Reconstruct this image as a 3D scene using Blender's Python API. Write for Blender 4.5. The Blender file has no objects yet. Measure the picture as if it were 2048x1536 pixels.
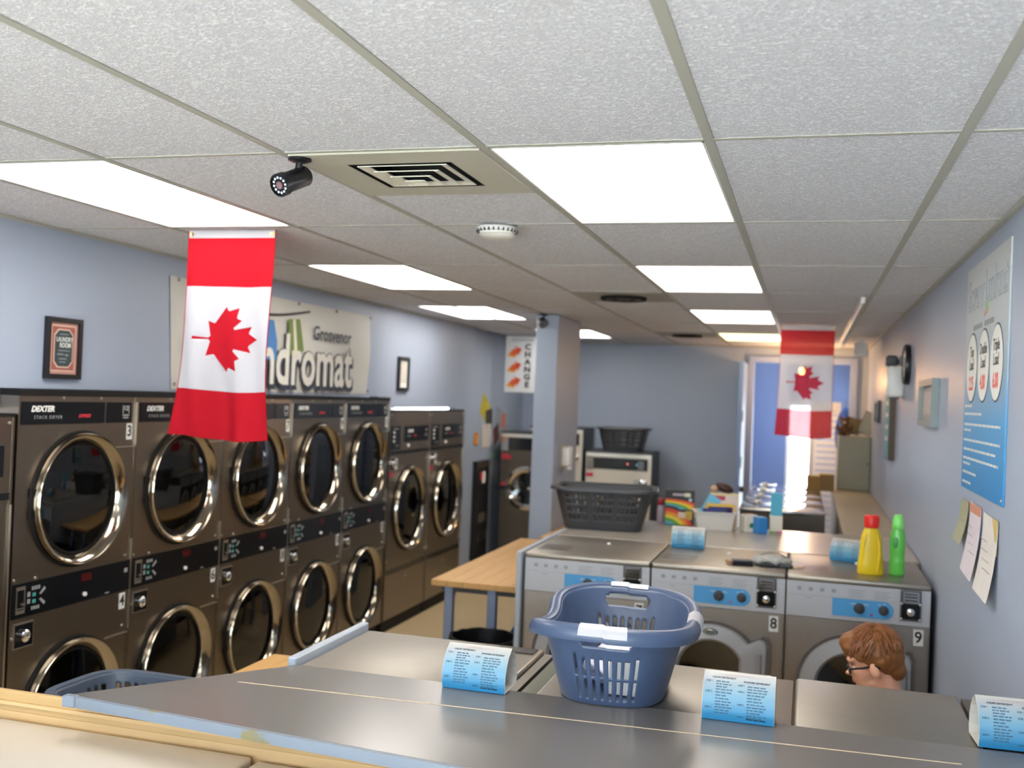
import bpy, bmesh, math, random
from mathutils import Vector, Matrix, Euler, noise
from mathutils.geometry import delaunay_2d_cdt
random.seed(7)
SC = bpy.context.scene
COL = SC.collection
PI = math.pi
H = 2.61                      # ceiling height
XL, XR = -2.40, 1.51          # side walls

# ------------------------------------------------------------------ camera
cd = bpy.data.cameras.new('camera')
cam = bpy.data.objects.new('camera', cd)
COL.objects.link(cam)
F, YAW, PITCH, ROLL = 2036.32, 0.28346, 0.01064, 0.03977
CAM = Vector((0.8773, -2.6292, H - 0.6698))
d0 = Vector((-math.sin(YAW), math.cos(YAW), 0)); r0 = Vector((math.cos(YAW), math.sin(YAW), 0)); u0 = Vector((0, 0, 1))
dd = d0 * math.cos(PITCH) + u0 * math.sin(PITCH); uu = u0 * math.cos(PITCH) - d0 * math.sin(PITCH)
rr = r0 * math.cos(ROLL) + uu * math.sin(ROLL); u2 = uu * math.cos(ROLL) - r0 * math.sin(ROLL)
m = Matrix.Identity(4)
for i in range(3):
    m[i][0], m[i][1], m[i][2], m[i][3] = rr[i], u2[i], -dd[i], CAM[i]
cam.matrix_world = m
cd.sensor_width = 36.0
cd.lens = F / 2048 * 36.0
cd.clip_start = 0.05
cd.dof.use_dof = True
cd.dof.focus_distance = 2.7
cd.dof.aperture_fstop = 3.0
SC.camera = cam

# ------------------------------------------------------------------ world, daylight, exposure
w = bpy.data.worlds.new('world'); SC.world = w
w.use_nodes = True
bg = w.node_tree.nodes['Background']
bg.inputs[0].default_value = (0.92, 0.95, 1.0, 1)
bg.inputs[1].default_value = 6.8
SC.view_settings.view_transform = 'Standard'
SC.view_settings.look = 'None'
SC.view_settings.exposure = 1.12
SC.view_settings.gamma = 1.0
SC.view_settings.use_curve_mapping = False
PANEL = 4.6                   # radiance of the ceiling light diffusers

def portal(name, loc, rot, sx, sy):
    l = bpy.data.lights.new(name, 'AREA'); l.shape = 'RECTANGLE'; l.size = sx; l.size_y = sy
    l.cycles.is_portal = True
    o = bpy.data.objects.new(name, l); COL.objects.link(o); o.location = loc; o.rotation_euler = rot
    return o
sun = bpy.data.lights.new('sun', 'SUN'); sun.energy = 52; sun.angle = 0.01; sun.color = (1.0, 0.95, 0.88)
so = bpy.data.objects.new('sun', sun); COL.objects.link(so); so.rotation_euler = (math.radians(-32), 0, math.radians(8))   # high sun over the back of the building
portal('shop_window_daylight', (-0.45, -4.35, 1.45), (PI/2, 0, 0), 3.7, 2.1)
portal('back_door_daylight', (0.76, 11.2, 1.0), (-PI/2, 0, 0), 0.5, 2.0)
bulb = bpy.data.lights.new('hall_bulb', 'POINT'); bulb.energy = 14; bulb.color = (1.0, 0.55, 0.22); bulb.shadow_soft_size = 0.05
bo = bpy.data.objects.new('hall_bulb', bulb); COL.objects.link(bo); bo.location = (0.80, 9.0, 2.24)

# ------------------------------------------------------------------ materials
def lin(c):
    if isinstance(c, str):
        c = [int(c[i:i+2], 16) / 255 for i in (0, 2, 4)]
    return tuple(x / 12.92 if x <= 0.04045 else ((x + 0.055) / 1.055) ** 2.4 for x in c[:3]) + (1,)
MATS = {}
def mat(name, col, rough=0.5, metal=0.0, var=0.06, nscale=6.0, bump=0.0, bscale=60.0, stretch=None, spec=None, coat=0.0):
    """procedural material: base colour broken up by noise, optional bump / brushed stretch"""
    if name in MATS: return MATS[name]
    M = bpy.data.materials.new(name); M.use_nodes = True
    N = M.node_tree.nodes; L = M.node_tree.links
    b = N['Principled BSDF']
    c = lin(col)
    b.inputs['Roughness'].default_value = rough; b.inputs['Metallic'].default_value = metal
    if spec is not None: b.inputs['Specular IOR Level'].default_value = spec
    if coat: b.inputs['Coat Weight'].default_value = coat; b.inputs['Coat Roughness'].default_value = 0.15
    tc = N.new('ShaderNodeTexCoord'); mp = N.new('ShaderNodeMapping')
    L.new(tc.outputs['Object'], mp.inputs[0])
    if stretch: mp.inputs['Scale'].default_value = stretch
    nz = N.new('ShaderNodeTexNoise'); nz.inputs['Scale'].default_value = nscale; nz.inputs['Detail'].default_value = 3
    L.new(mp.outputs[0], nz.inputs['Vector'])
    mx = N.new('ShaderNodeMix'); mx.data_type = 'RGBA'
    mx.inputs[6].default_value = tuple(x * (1 - var) for x in c[:3]) + (1,)
    mx.inputs[7].default_value = tuple(min(1, x * (1 + var)) for x in c[:3]) + (1,)
    L.new(nz.outputs[0], mx.inputs[0]); L.new(mx.outputs[2], b.inputs['Base Color'])
    if bump:
        n2 = N.new('ShaderNodeTexNoise'); n2.inputs['Scale'].default_value = bscale; n2.inputs['Detail'].default_value = 4
        L.new(mp.outputs[0], n2.inputs['Vector'])
        bp = N.new('ShaderNodeBump'); bp.inputs['Strength'].default_value = bump; bp.inputs['Distance'].default_value = 0.01
        L.new(n2.outputs[0], bp.inputs['Height']); L.new(bp.outputs[0], b.inputs['Normal'])
    M['c'] = name
    MATS[name] = M
    return M
def emit(name, col, strength):
    if name in MATS: return MATS[name]
    M = bpy.data.materials.new(name); M.use_nodes = True
    b = M.node_tree.nodes['Principled BSDF']
    b.inputs['Base Color'].default_value = (0.8, 0.8, 0.8, 1)
    b.inputs['Emission Color'].default_value = lin(col); b.inputs['Emission Strength'].default_value = strength
    MATS[name] = M
    return M
def gradient(name, stops, axis=2, lo=0.0, hi=1.0, rough=0.5):
    """printed colour gradient along one axis of the object"""
    M = bpy.data.materials.new(name); M.use_nodes = True
    N = M.node_tree.nodes; L = M.node_tree.links; b = N['Principled BSDF']; b.inputs['Roughness'].default_value = rough
    tc = N.new('ShaderNodeTexCoord'); sp = N.new('ShaderNodeSeparateXYZ'); L.new(tc.outputs['Object'], sp.inputs[0])
    mr = N.new('ShaderNodeMapRange'); mr.inputs[1].default_value = lo; mr.inputs[2].default_value = hi
    L.new(sp.outputs[axis], mr.inputs[0])
    cr = N.new('ShaderNodeValToRGB'); L.new(mr.outputs[0], cr.inputs[0])
    e = cr.color_ramp.elements
    while len(e) < len(stops): e.new(0.5)
    for k, (p, c) in enumerate(stops): e[k].position = p; e[k].color = lin(c)
    L.new(cr.outputs[0], b.inputs['Base Color'])
    MATS[name] = M
    return M
def glassmat(name, tint, refl=0.12, rough=0.02):
    M = bpy.data.materials.new(name); M.use_nodes = True
    N = M.node_tree.nodes; L = M.node_tree.links
    N.remove(N['Principled BSDF']); out = N['Material Output']
    t = N.new('ShaderNodeBsdfTransparent'); t.inputs[0].default_value = tint + (1,)
    g = N.new('ShaderNodeBsdfGlossy'); g.inputs[1].default_value = rough
    lw = N.new('ShaderNodeLayerWeight'); lw.inputs[0].default_value = 0.25
    ma = N.new('ShaderNodeMath'); ma.operation = 'MULTIPLY_ADD'; ma.inputs[1].default_value = 0.6; ma.inputs[2].default_value = refl
    L.new(lw.outputs[0], ma.inputs[0])
    mx = N.new('ShaderNodeMixShader'); L.new(ma.outputs[0], mx.inputs[0]); L.new(t.outputs[0], mx.inputs[1]); L.new(g.outputs[0], mx.inputs[2])
    L.new(mx.outputs[0], out.inputs[0])
    MATS[name] = M
    return M
def cloth(name, col, trans=0.35, clear=0.0, rough=0.9):
    """thin fabric that lets some light through"""
    M = bpy.data.materials.new(name); M.use_nodes = True
    N = M.node_tree.nodes; L = M.node_tree.links
    N.remove(N['Principled BSDF']); out = N['Material Output']
    c = lin(col)
    d = N.new('ShaderNodeBsdfDiffuse'); d.inputs[0].default_value = c
    t = N.new('ShaderNodeBsdfTranslucent'); t.inputs[0].default_value = c
    m1 = N.new('ShaderNodeMixShader'); m1.inputs[0].default_value = trans
    L.new(d.outputs[0], m1.inputs[1]); L.new(t.outputs[0], m1.inputs[2])
    wv = N.new('ShaderNodeTexNoise'); wv.inputs['Scale'].default_value = 900
    bp = N.new('ShaderNodeBump'); bp.inputs['Strength'].default_value = 0.15; bp.inputs['Distance'].default_value = 0.001
    L.new(wv.outputs[0], bp.inputs['Height']); L.new(bp.outputs[0], d.inputs['Normal'])
    if clear:
        tr = N.new('ShaderNodeBsdfTransparent'); tr.inputs[0].default_value = tuple(0.4 + 0.6 * x for x in c[:3]) + (1,)
        m2 = N.new('ShaderNodeMixShader'); m2.inputs[0].default_value = clear
        L.new(m1.outputs[0], m2.inputs[1]); L.new(tr.outputs[0], m2.inputs[2]); L.new(m2.outputs[0], out.inputs[0])
    else:
        L.new(m1.outputs[0], out.inputs[0])
    MATS[name] = M
    return M

wall_m = mat('wall_paint', '9fa9bb', 0.42, var=0.015, nscale=2, bump=0.05, bscale=90, spec=0.35)
hall_m = mat('hall_paint', '6a80b0', 0.5, var=0.02, nscale=2)
floor_m = mat('floor_vinyl', 'c0aa84', 0.35, var=0.08, nscale=3)
bar_m = mat('grid_paint', 'a9a79c', 0.5, var=0.02)
steel_m = mat('brushed_steel', '8d8377', 0.33, 1.0, 0.07, 3.0, 0.02, 8, stretch=(1, 1, 40))
steel_h = mat('brushed_steel_lid', 'a29c92', 0.42, 1.0, 0.06, 4.0, 0.02, 10, stretch=(1, 30, 1))
steel_w = mat('washer_steel', 'b4aea6', 0.36, 1.0, 0.05, 4.0, 0.02, 8, stretch=(30, 1, 1))
chrome_m = mat('chrome', 'd8d2c8', 0.09, 1.0, 0.02)
ring_m = mat('polished_ring', 'aba293', 0.12, 1.0, 0.03)
edge_m = mat('bright_edge', 'd8d2c6', 0.3, 1.0, 0.03)
black_m = mat('black_plastic', '15161a', 0.32, 0.0, 0.1)
panel_m = mat('black_panel', '101114', 0.18, 0.0, 0.1)
rubber_m = mat('rubber', '141312', 0.7, 0.0, 0.1, spec=0.25)
drum_m = mat('drum_steel', '5a5752', 0.4, 0.9, 0.1, 12)
white_m = mat('white_plastic', 'e4e2de', 0.4, 0, 0.02)
paper_m = mat('white_paper', 'e8e6e0', 0.8, 0, 0.02)
print_m = mat('white_print', 'd6d6d2', 0.6, 0, 0.02)
greyprint_m = mat('grey_print', '8a8c8e', 0.6, 0, 0.02)
ink_m = mat('black_ink', '111113', 0.6, 0, 0.02)
blueink_m = mat('blue_black_ink', '44687c', 0.6, 0, 0.02)
red_m = mat('red_print', 'c0283a', 0.5, 0, 0.02)
dglass = glassmat('dark_glass', (0.26, 0.28, 0.27), 0.09)
clear_g = glassmat('clear_glass', (0.85, 0.9, 0.92), 0.05)
lam_m = mat('grey_laminate', '6a6663', 0.22, 0, 0.03, 2.0, 0.01, 30, spec=0.6)
blueedge_m = mat('blue_grey_edging', 'a6afba', 0.35, 0, 0.03)
wood_m = mat('butcher_block', 'c69a5e', 0.4, 0, 0.14, 5.0, stretch=(8, 1, 1))
trimwood_m = mat('pine_trim', 'bb9a68', 0.45, 0, 0.12, 5.0, stretch=(1, 10, 10))
legblue_m = mat('table_leg_paint', '7f8ca6', 0.4, 0.2, 0.04)
dgrey_m = mat('dark_grey_plastic', '3a3c40', 0.45, 0, 0.06)

# ------------------------------------------------------------------ mesh builder
class MB:
    def __init__(s): s.bm = bmesh.new()
    def box(s, x0, x1, y0, y1, z0, z1, bev=0.0, seg=1):
        r = bmesh.ops.create_cube(s.bm, size=1.0)
        vs = r['verts']
        for v in vs:
            v.co = Vector((x0 + (v.co.x + .5) * (x1 - x0), y0 + (v.co.y + .5) * (y1 - y0), z0 + (v.co.z + .5) * (z1 - z0)))
        if bev:
            es = list({e for v in vs for e in v.link_edges})
            bmesh.ops.bevel(s.bm, geom=es, offset=bev, segments=seg, affect='EDGES', profile=0.5)
        return s
    def ring(s, pts): return [s.bm.verts.new(p) for p in pts]
    def bridge(s, a, b):
        n = len(a)
        for i in range(n):
            try: s.bm.faces.new((a[i], a[(i + 1) % n], b[(i + 1) % n], b[i]))
            except ValueError: pass
    def lathe(s, prof, org=(0, 0, 0), axis='z', seg=40, cap0=False, cap1=False):
        org = Vector(org); rings = []
        for r, h in prof:
            pts = []
            for k in range(seg):
                a = 2 * PI * k / seg; c, n = r * math.cos(a), r * math.sin(a)
                if axis == 'z': p = (c, n, h)
                elif axis == 'y': p = (c, h, n)
                else: p = (h, c, n)
                pts.append(org + Vector(p))
            rings.append(s.ring(pts))
        for a, b in zip(rings, rings[1:]): s.bridge(a, b)
        if cap0: s.bm.faces.new(rings[0])
        if cap1: s.bm.faces.new(rings[-1])
        return s
    def cyl(s, p, q, r, r2=None, seg=16):
        p, q = Vector(p), Vector(q); r2 = r if r2 is None else r2
        d = (q - p).normalized(); a = d.orthogonal().normalized(); b = d.cross(a)
        R = [s.ring([c + a * (rad * math.cos(2 * PI * k / seg)) + b * (rad * math.sin(2 * PI * k / seg)) for k in range(seg)]) for c, rad in ((p, r), (q, r2))]
        s.bridge(R[0], R[1]); s.bm.faces.new(R[0]); s.bm.faces.new(R[1])
        return s
    def tube(s, path, r, seg=8, closed=False, radii=None):
        path = [Vector(p) for p in path]; n = len(path); R = []
        up = None
        for i, p in enumerate(path):
            t = (path[(i + 1) % n] - path[i - 1]) if closed else (path[min(i + 1, n - 1)] - path[max(i - 1, 0)])
            t.normalize()
            if up is None: up = t.orthogonal().normalized()
            up = (up - t * up.dot(t)).normalized(); b = t.cross(up)
            rad = radii[i] if radii else r
            R.append(s.ring([p + up * (rad * math.cos(2 * PI * k / seg)) + b * (rad * math.sin(2 * PI * k / seg)) for k in range(seg)]))
        for a, b in zip(R, R[1:]): s.bridge(a, b)
        if closed: s.bridge(R[-1], R[0])
        else: s.bm.faces.new(R[0]); s.bm.faces.new(R[-1])
        return s
    def prism(s, pts, ext):
        ext = Vector(ext); a = s.ring(pts); b = s.ring([Vector(p) + ext for p in pts])
        s.bridge(a, b); s.bm.faces.new(a); s.bm.faces.new(b)
        return s
    def poly(s, pts): s.bm.faces.new(s.ring(pts)); return s
    def ell(s, c, r, rot=None, seg=20, rings=12):
        M = Matrix.Translation(c) @ (rot.to_matrix().to_4x4() if rot else Matrix.Identity(4)) @ Matrix.Diagonal((r[0], r[1], r[2], 1))
        bmesh.ops.create_uvsphere(s.bm, u_segments=seg, v_segments=rings, radius=1.0, matrix=M)
        return s
    def plate_hole(s, x0, x1, z0, z1, cx, cz, r, y, n=64):
        """flat plate in the plane y with a round hole"""
        angs = sorted([2 * PI * k / n for k in range(n)] + [math.atan2(zz - cz, xx - cx) % (2 * PI) for xx in (x0, x1) for zz in (z0, z1)])
        A, B = [], []
        for a in angs:
            c, q = math.cos(a), math.sin(a)
            t = min(((x1 - cx) / c if c > 1e-9 else (x0 - cx) / c if c < -1e-9 else 1e9), ((z1 - cz) / q if q > 1e-9 else (z0 - cz) / q if q < -1e-9 else 1e9))
            A.append((cx + r * c, y, cz + r * q)); B.append((cx + t * c, y, cz + t * q))
        s.bridge(s.ring(A), s.ring(B))
        return s
    def build(s, name, m, parent=None, smooth=False, mods=None):
        bmesh.ops.recalc_face_normals(s.bm, faces=s.bm.faces)
        me = bpy.data.meshes.new(name); s.bm.to_mesh(me); s.bm.free()
        return link(name, me, m, parent, smooth)
def link(name, me, m, parent=None, smooth=False):
    me.materials.clear(); me.materials.append(m)
    if smooth:
        me.polygons.foreach_set('use_smooth', [True] * len(me.polygons))
        try: me.set_sharp_from_angle(angle=math.radians(40))
        except Exception: pass
    o = bpy.data.objects.new(name, me); COL.objects.link(o)
    if parent: o.parent = parent
    return o
def bx(name, m, parent, *a, bev=0.0): return MB().box(*a, bev=bev).build(name, m, parent)
def tag(o, label=None, cat=None, group=None, kind=None):
    if label: o['label'] = label
    if cat: o['category'] = cat
    if group: o['group'] = group
    if kind: o['kind'] = kind
    return o
def thing(name, label, cat, loc=(0, 0, 0), rz=0.0, group=None):
    o = bpy.data.objects.new(name, None); COL.objects.link(o); o.empty_display_size = 0.1
    o.location = loc; o.rotation_euler = (0, 0, rz)
    return tag(o, label, cat, group)
def kids(o): return [c for c in KID.get(o, [])]
def copy_tree(o, parent=None, first=True):
    c = o.copy(); COL.objects.link(c)
    if parent: c.parent = parent
    for ch in [x for x in o.children]: copy_tree(ch, c, False)
    return c
def front(x, z, y=0.0): return Matrix.Translation((x, y, z)) @ Matrix.Rotation(PI / 2, 4, 'X')     # text plane facing -y
DG = None
def text(name, s, size, m, parent, M, bold=0.0, align='CENTER', shear=0.0, wscale=1.0, thick=0.0004, spacing=1.0):
    cu = bpy.data.curves.new(name, 'FONT'); cu.body = s; cu.size = size; cu.align_x = align; cu.align_y = 'CENTER'
    cu.shear = shear; cu.offset = bold; cu.extrude = thick; cu.resolution_u = 3; cu.space_character = spacing
    t = bpy.data.objects.new(name, cu); COL.objects.link(t)
    me = bpy.data.meshes.new_from_object(t.evaluated_get(bpy.context.evaluated_depsgraph_get()))
    bpy.data.objects.remove(t); bpy.data.curves.remove(cu)
    me.transform(M @ Matrix.Diagonal((wscale, 1, 1, 1)))
    return link(name, me, m, parent)
def bars(name, m, parent, rects, y, t=0.0006):
    """rows of small printed dashes on a plane facing -y: (x0,x1,z0,z1)"""
    b = MB()
    for x0, x1, z0, z1 in rects: b.box(x0, x1, y - t, y, z0, z1)
    o = b.build(name, m, parent)
    if len(rects) > 1: o['kind'] = 'stuff'
    return o
# ================================================================== SETTING
def S(name, mb_or_args, m, kind='structure', parent=None):
    o = (mb_or_args if isinstance(mb_or_args, MB) else MB().box(*mb_or_args)).build(name, m, parent)
    o['kind'] = kind
    return o
S('floor', (-3.2, 1.62, -4.5, 12.0, -0.1, 0), floor_m)
S('wall_right', (XR, XR + 0.1, -4.5, 9.55, 0, 2.75), wall_m)
S('wall_hall_right', MB().box(XR, XR + .1, 9.55, 11.2, 0, 1.2).box(XR, XR + .1, 9.55, 11.2, 2.2, 2.75).box(XR, XR + .1, 9.55, 9.8, 1.2, 2.2).box(XR, XR + .1, 10.8, 11.2, 1.2, 2.2), hall_m)
w2 = S('window_2', MB().box(XR + .03, XR + .07, 9.8, 9.84, 1.2, 2.2).box(XR + .03, XR + .07, 10.76, 10.8, 1.2, 2.2).box(XR + .03, XR + .07, 9.84, 10.76, 1.2, 1.24).box(XR + .03, XR + .07, 9.84, 10.76, 2.16, 2.2), white_m)
MB().box(XR + .045, XR + .05, 9.84, 10.76, 1.24, 2.16).build('pane', clear_g, w2)
wl = MB()
wl.box(XL - 0.08, XL, -4.5, -0.04, 0, 2.75)                 # solid part by the shop window
wl.box(XL - 0.08, XL, -0.04, 0.885, 1.80, 2.75)             # bulkheads over the machines
wl.box(XL - 0.08, XL, 0.885, 4.85, 1.885, 2.75)
wl.box(XL - 0.08, XL, 4.85, 6.72, 1.795, 2.75)
wl.box(XL - 0.08, XL, 6.72, 7.2, 0, 2.75)
wl.box(-3.2, -3.12, -0.2, 6.9, 0, 2.75)
wl.box(-2.6, -2.5, 7.2, 9.6, 0, 2.75)
S('wall_left', wl, wall_m)
wb = MB()
wb.box(-2.6, 0.20, 9.45, 9.55, 0, 2.75); wb.box(0.20, 1.36, 9.45, 9.55, 2.47, 2.75); wb.box(1.36, XR, 9.45, 9.55, 0, 2.75)
S('wall_back', wb, wall_m)
wf = MB()
wf.box(-2.5, XR, -4.5, -4.4, 0, 0.4); wf.box(-2.5, XR, -4.5, -4.4, 2.5, 2.75); wf.box(-2.5, -2.3, -4.5, -4.4, 0.4, 2.5); wf.box(1.4, XR, -4.5, -4.4, 0.4, 2.5)
S('wall_front', wf, wall_m)
fr = MB()
for x in (-2.3, -1.07, 0.16, 1.35): fr.box(x, x + 0.05, -4.49, -4.41, 0.4, 2.5)
fr.box(-2.3, 1.4, -4.49, -4.41, 0.4, 0.45); fr.box(-2.3, 1.4, -4.49, -4.41, 2.45, 2.5)
win = S('window_1', fr, mat('window_frame', 'c8ccd0', 0.4, 0.2))
for k, x in enumerate((-2.25, -1.02, 0.21)): MB().box(x, x + 1.14 + 0.04, -4.452, -4.446, 0.45, 2.45).build('pane', clear_g, win)
# hall behind the back wall
hw = MB()
hw.box(-0.1, 0.62, 11.1, 11.2, 0, 2.75); hw.box(0.62, 1.0, 11.1, 11.2, 2.02, 2.75); hw.box(1.0, XR, 11.1, 11.2, 0, 2.75); hw.box(-0.2, -0.1, 9.55, 11.2, 0, 2.75)
S('wall_hall', hw, hall_m)
S('trim_1', MB().box(0.20, 0.27, 9.41, 9.57, 0, 2.50, bev=.004).box(1.325, 1.40, 9.41, 9.57, 0, 2.50, bev=.004).box(0.27, 1.325, 9.41, 9.57, 2.43, 2.50, bev=.004), mat('trim_paint', '8e9dc2', 0.4, var=.02))
# blue door leaf folded back towards the room
dl = thing('door_1', 'pale blue inner door leaf standing open against the back wall', None, (0.20, 9.41, 0)); dl['kind'] = 'structure'
MB().box(-0.045, 0.0, -0.86, 0, 0.01, 2.40, bev=.003).build('leaf', mat('door_paint', '7f95c4', 0.4, var=.02), dl)
for z in (0.3, 1.25, 1.75): MB().box(0.0, 0.008, -0.80, -0.74, z, z + 0.12).build('hinge', dgrey_m, dl)
MB().cyl((0, -0.78, 1.02), (0.05, -0.78, 1.02), 0.03).box(0.03, 0.05, -0.80, -0.68, 1.0, 1.03).build('door_handle', dgrey_m, dl)
# exit door with a bright pane
d2 = S('door_2', MB().box(0.62, 0.66, 11.12, 11.17, 0, 2.02).box(0.96, 1.0, 11.12, 11.17, 0, 2.02).box(0.66, 0.96, 11.12, 11.17, 1.95, 2.02).box(0.66, 0.96, 11.12, 11.17, 0, 0.25), white_m)
MB().box(0.66, 0.96, 11.14, 11.15, 0.25, 1.95).build('pane', clear_g, d2)
out_m = mat('sunlit_concrete', 'cfcfc8', 0.8, var=.08)
S('pavement', MB().box(-8, 8, 12.0, 26, -0.12, -0.02).box(1.62, 8, -4.5, 12, -.12, -.02).box(-8, 8, -20, -4.5, -0.12, -0.02), out_m)
# pillar
S('pillar', MB().box(-1.285, -1.10, 5.45, 6.30, 0, H, bev=.004), wall_m)
S('baseboard_left', MB().box(XL, XL + 0.012, 6.72, 7.2, 0, 0.10), rubber_m)
S('baseboard_back', MB().box(-2.5, 0.2, 9.438, 9.45, 0, 0.10), rubber_m)

# ---- suspended ceiling: slab, tiles, runners
tile_m = mat('ceiling_tile', 'd7d7d6', 0.9, var=.02)
def tile_nodes(M):
    N = M.node_tree.nodes; L = M.node_tree.links; b = N['Principled BSDF']
    tc = N.new('ShaderNodeTexCoord'); mp = N.new('ShaderNodeMapping'); mp.inputs['Scale'].default_value = (75, 190, 75)
    geo = N.new('ShaderNodeNewGeometry'); L.new(geo.outputs['Position'], mp.inputs[0])
    n1 = N.new('ShaderNodeTexNoise'); n1.inputs['Scale'].default_value = 1.0; n1.inputs['Detail'].default_value = 5; n1.inputs['Distortion'].default_value = 1.4
    L.new(mp.outputs[0], n1.inputs['Vector'])
    cr = N.new('ShaderNodeValToRGB'); cr.color_ramp.elements[0].position = 0.44; cr.color_ramp.elements[1].position = 0.60
    L.new(n1.outputs[0], cr.inputs[0])
    bp = N.new('ShaderNodeBump'); bp.inputs['Strength'].default_value = 0.8; bp.inputs['Distance'].default_value = 0.006
    L.new(cr.outputs[0], bp.inputs['Height']); L.new(bp.outputs[0], b.inputs['Normal'])
    mx = N.new('ShaderNodeMix'); mx.data_type = 'RGBA'; mx.inputs[6].default_value = lin('d6d3d8'); mx.inputs[7].default_value = lin('fffdff')
    L.new(cr.outputs[0], mx.inputs[0]); L.new(mx.outputs[2], b.inputs['Base Color'])
tile_nodes(tile_m)
ceil = S('ceiling', MB().box(-3.2, 1.62, -4.5, 11.2, 2.70, 2.76), mat('slab', '9a9a96', 0.9))
LX, LY = 0.61, 1.2192
TZ = 2.614
lights = {(0, 0), (0, 2), (0, 4), (0, 6), (-3, 0), (-3, 2), (-3, 6), (0, -2), (-3, -2)}
tmesh = {}
def tile(x0, x1, y0, y1, name='ceiling_tile', m=None):
    x0 = max(x0, -2.52 if y0 >= 7.2 else XL); x1 = min(x1, XR); y1 = min(y1, 9.45); y0 = max(y0, -4.4)
    if x1 - x0 < .03 or y1 - y0 < .03: return None
    key = (round(x1 - x0, 3), round(y1 - y0, 3), name)
    if key not in tmesh:
        w_, l_ = (x1 - x0) / 2 - .006, (y1 - y0) / 2 - .006
        b = MB().box(-w_, w_, -l_, l_, 0, 0.016, bev=.003)
        o = b.build(name, m or tile_m, ceil); tmesh[key] = o.data
    else:
        o = bpy.data.objects.new(name, tmesh[key]); COL.objects.link(o); o.parent = ceil
    o.location = ((x0 + x1) / 2, (y0 + y1) / 2, TZ)
    return o
for i in range(-4, 3):
    for j in range(-4, 8):
        if (i, j) in lights: continue
        x0, x1, y0, y1 = i * LX, (i + 1) * LX, j * LY, (j + 1) * LY
        if (i, j) in ((-1, 0), (-1, 3), (-1, 6)): y0 += 0.61
        if (i, j) == (-4, 4): x1 = -2.135
        if (i, j) == (-3, 4): x0 = -1.525
        tile(x0, x1, y0, y1)
def runner(x0, x1, y0, y1):
    MB().box(x0, x1, y0, y1, 2.6115, 2.634).build('grid_runner', bar_m, ceil)
for i in range(-3, 3): runner(i * LX - .013, i * LX + .013, -4.4, 9.45)
for j in range(-3, 8):
    for i in range(-4, 3):
        runner(max(i * LX, -2.5 if j > 5 else XL) + .013, min((i + 1) * LX, XR) - .013, j * LY - .009, j * LY + .009)
for j in (0, 3, 6): runner(-LX + .013, -.013, j * LY + .61 - .009, j * LY + .61 + .009)
runner(-2.148, -2.122, 4 * LY, 5 * LY); runner(-1.538, -1.512, 4 * LY, 5 * LY)
for nm, y0, y1, x0, x1 in (('trim_2', -4.4, 7.2, XL, XL + .02), ('trim_3', -4.4, 9.45, XR - .02, XR)):
    S(nm, (x0, x1, y0, y1, 2.60, 2.612), bar_m)
S('trim_4', (-2.5, XR, 9.43, 9.45, 2.60, 2.612), bar_m)
tile(-0.1, 1.5, 9.55, 11.1) if False else None
S('ceiling_hall', (-0.2, XR, 9.55, 11.2, 2.61, 2.66), tile_m)

# ---- recessed light panels
diff_m = emit('lit_diffuser', 'fffaf2', PANEL)
diff_y = emit('lit_diffuser_yellowed', 'fbf4bc', PANEL * 0.22)
diff_w = emit('lit_diffuser_warm', 'fff0e2', PANEL * 0.5)
diff_v = emit('lit_diffuser_aged', 'fff6ea', PANEL * 0.8)
lf_mesh = {}
def light_panel(x0, y0, label, m=None):
    t = thing('ceiling_light', label, 'ceiling light', (x0 + LX / 2, y0 + LY / 2, 2.612), 0, 'recessed ceiling light panels')
    a, b = LX / 2 - .012, LY / 2 - .014
    fb = MB()
    fb.box(-a, a, -b, -b + .012, 0, .05); fb.box(-a, a, b - .012, b, 0, .05); fb.box(-a, -a + .008, -b, b, 0, .05); fb.box(a - .008, a, -b, b, 0, .05); fb.box(-a, a, -b, b, .05, .055)
    fb.build('frame', white_m, t)
    MB().box(-a + .008, a - .008, -b + .012, b - .012, .006, .010).build('diffuser', m or diff_m, t)
    return t
LB = {(0, 0): 'large lit light panel in the ceiling right of the square air vent', (0, 2): 'lit light panel beyond the brightest one, right of the second vent',
      (0, 4): 'lit light panel third in the row ahead, left of the hanging far flag', (0, 6): 'yellowish dim light panel farthest along the row, beside the far flag',
      (-3, 0): 'long lit light panel directly above the near hanging flag', (-3, 2): 'lit light panel above the wall banner, second in the row over the dryers',
      (-3, 6): 'lit light panel half hidden behind the blue pillar', (0, -2): 'lit light panel behind the viewpoint near the window, over the right', (-3, -2): 'lit light panel behind the viewpoint near the window, over the left'}
for (i, j), lab in LB.items(): light_panel(i * LX, j * LY, lab, {(0, 6): diff_y, (0, 4): diff_w, (0, 2): diff_v}.get((i, j)))
light_panel(-2.135, 4 * LY, 'lit light panel set off the row, close to the wall left of the pillar')

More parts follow.
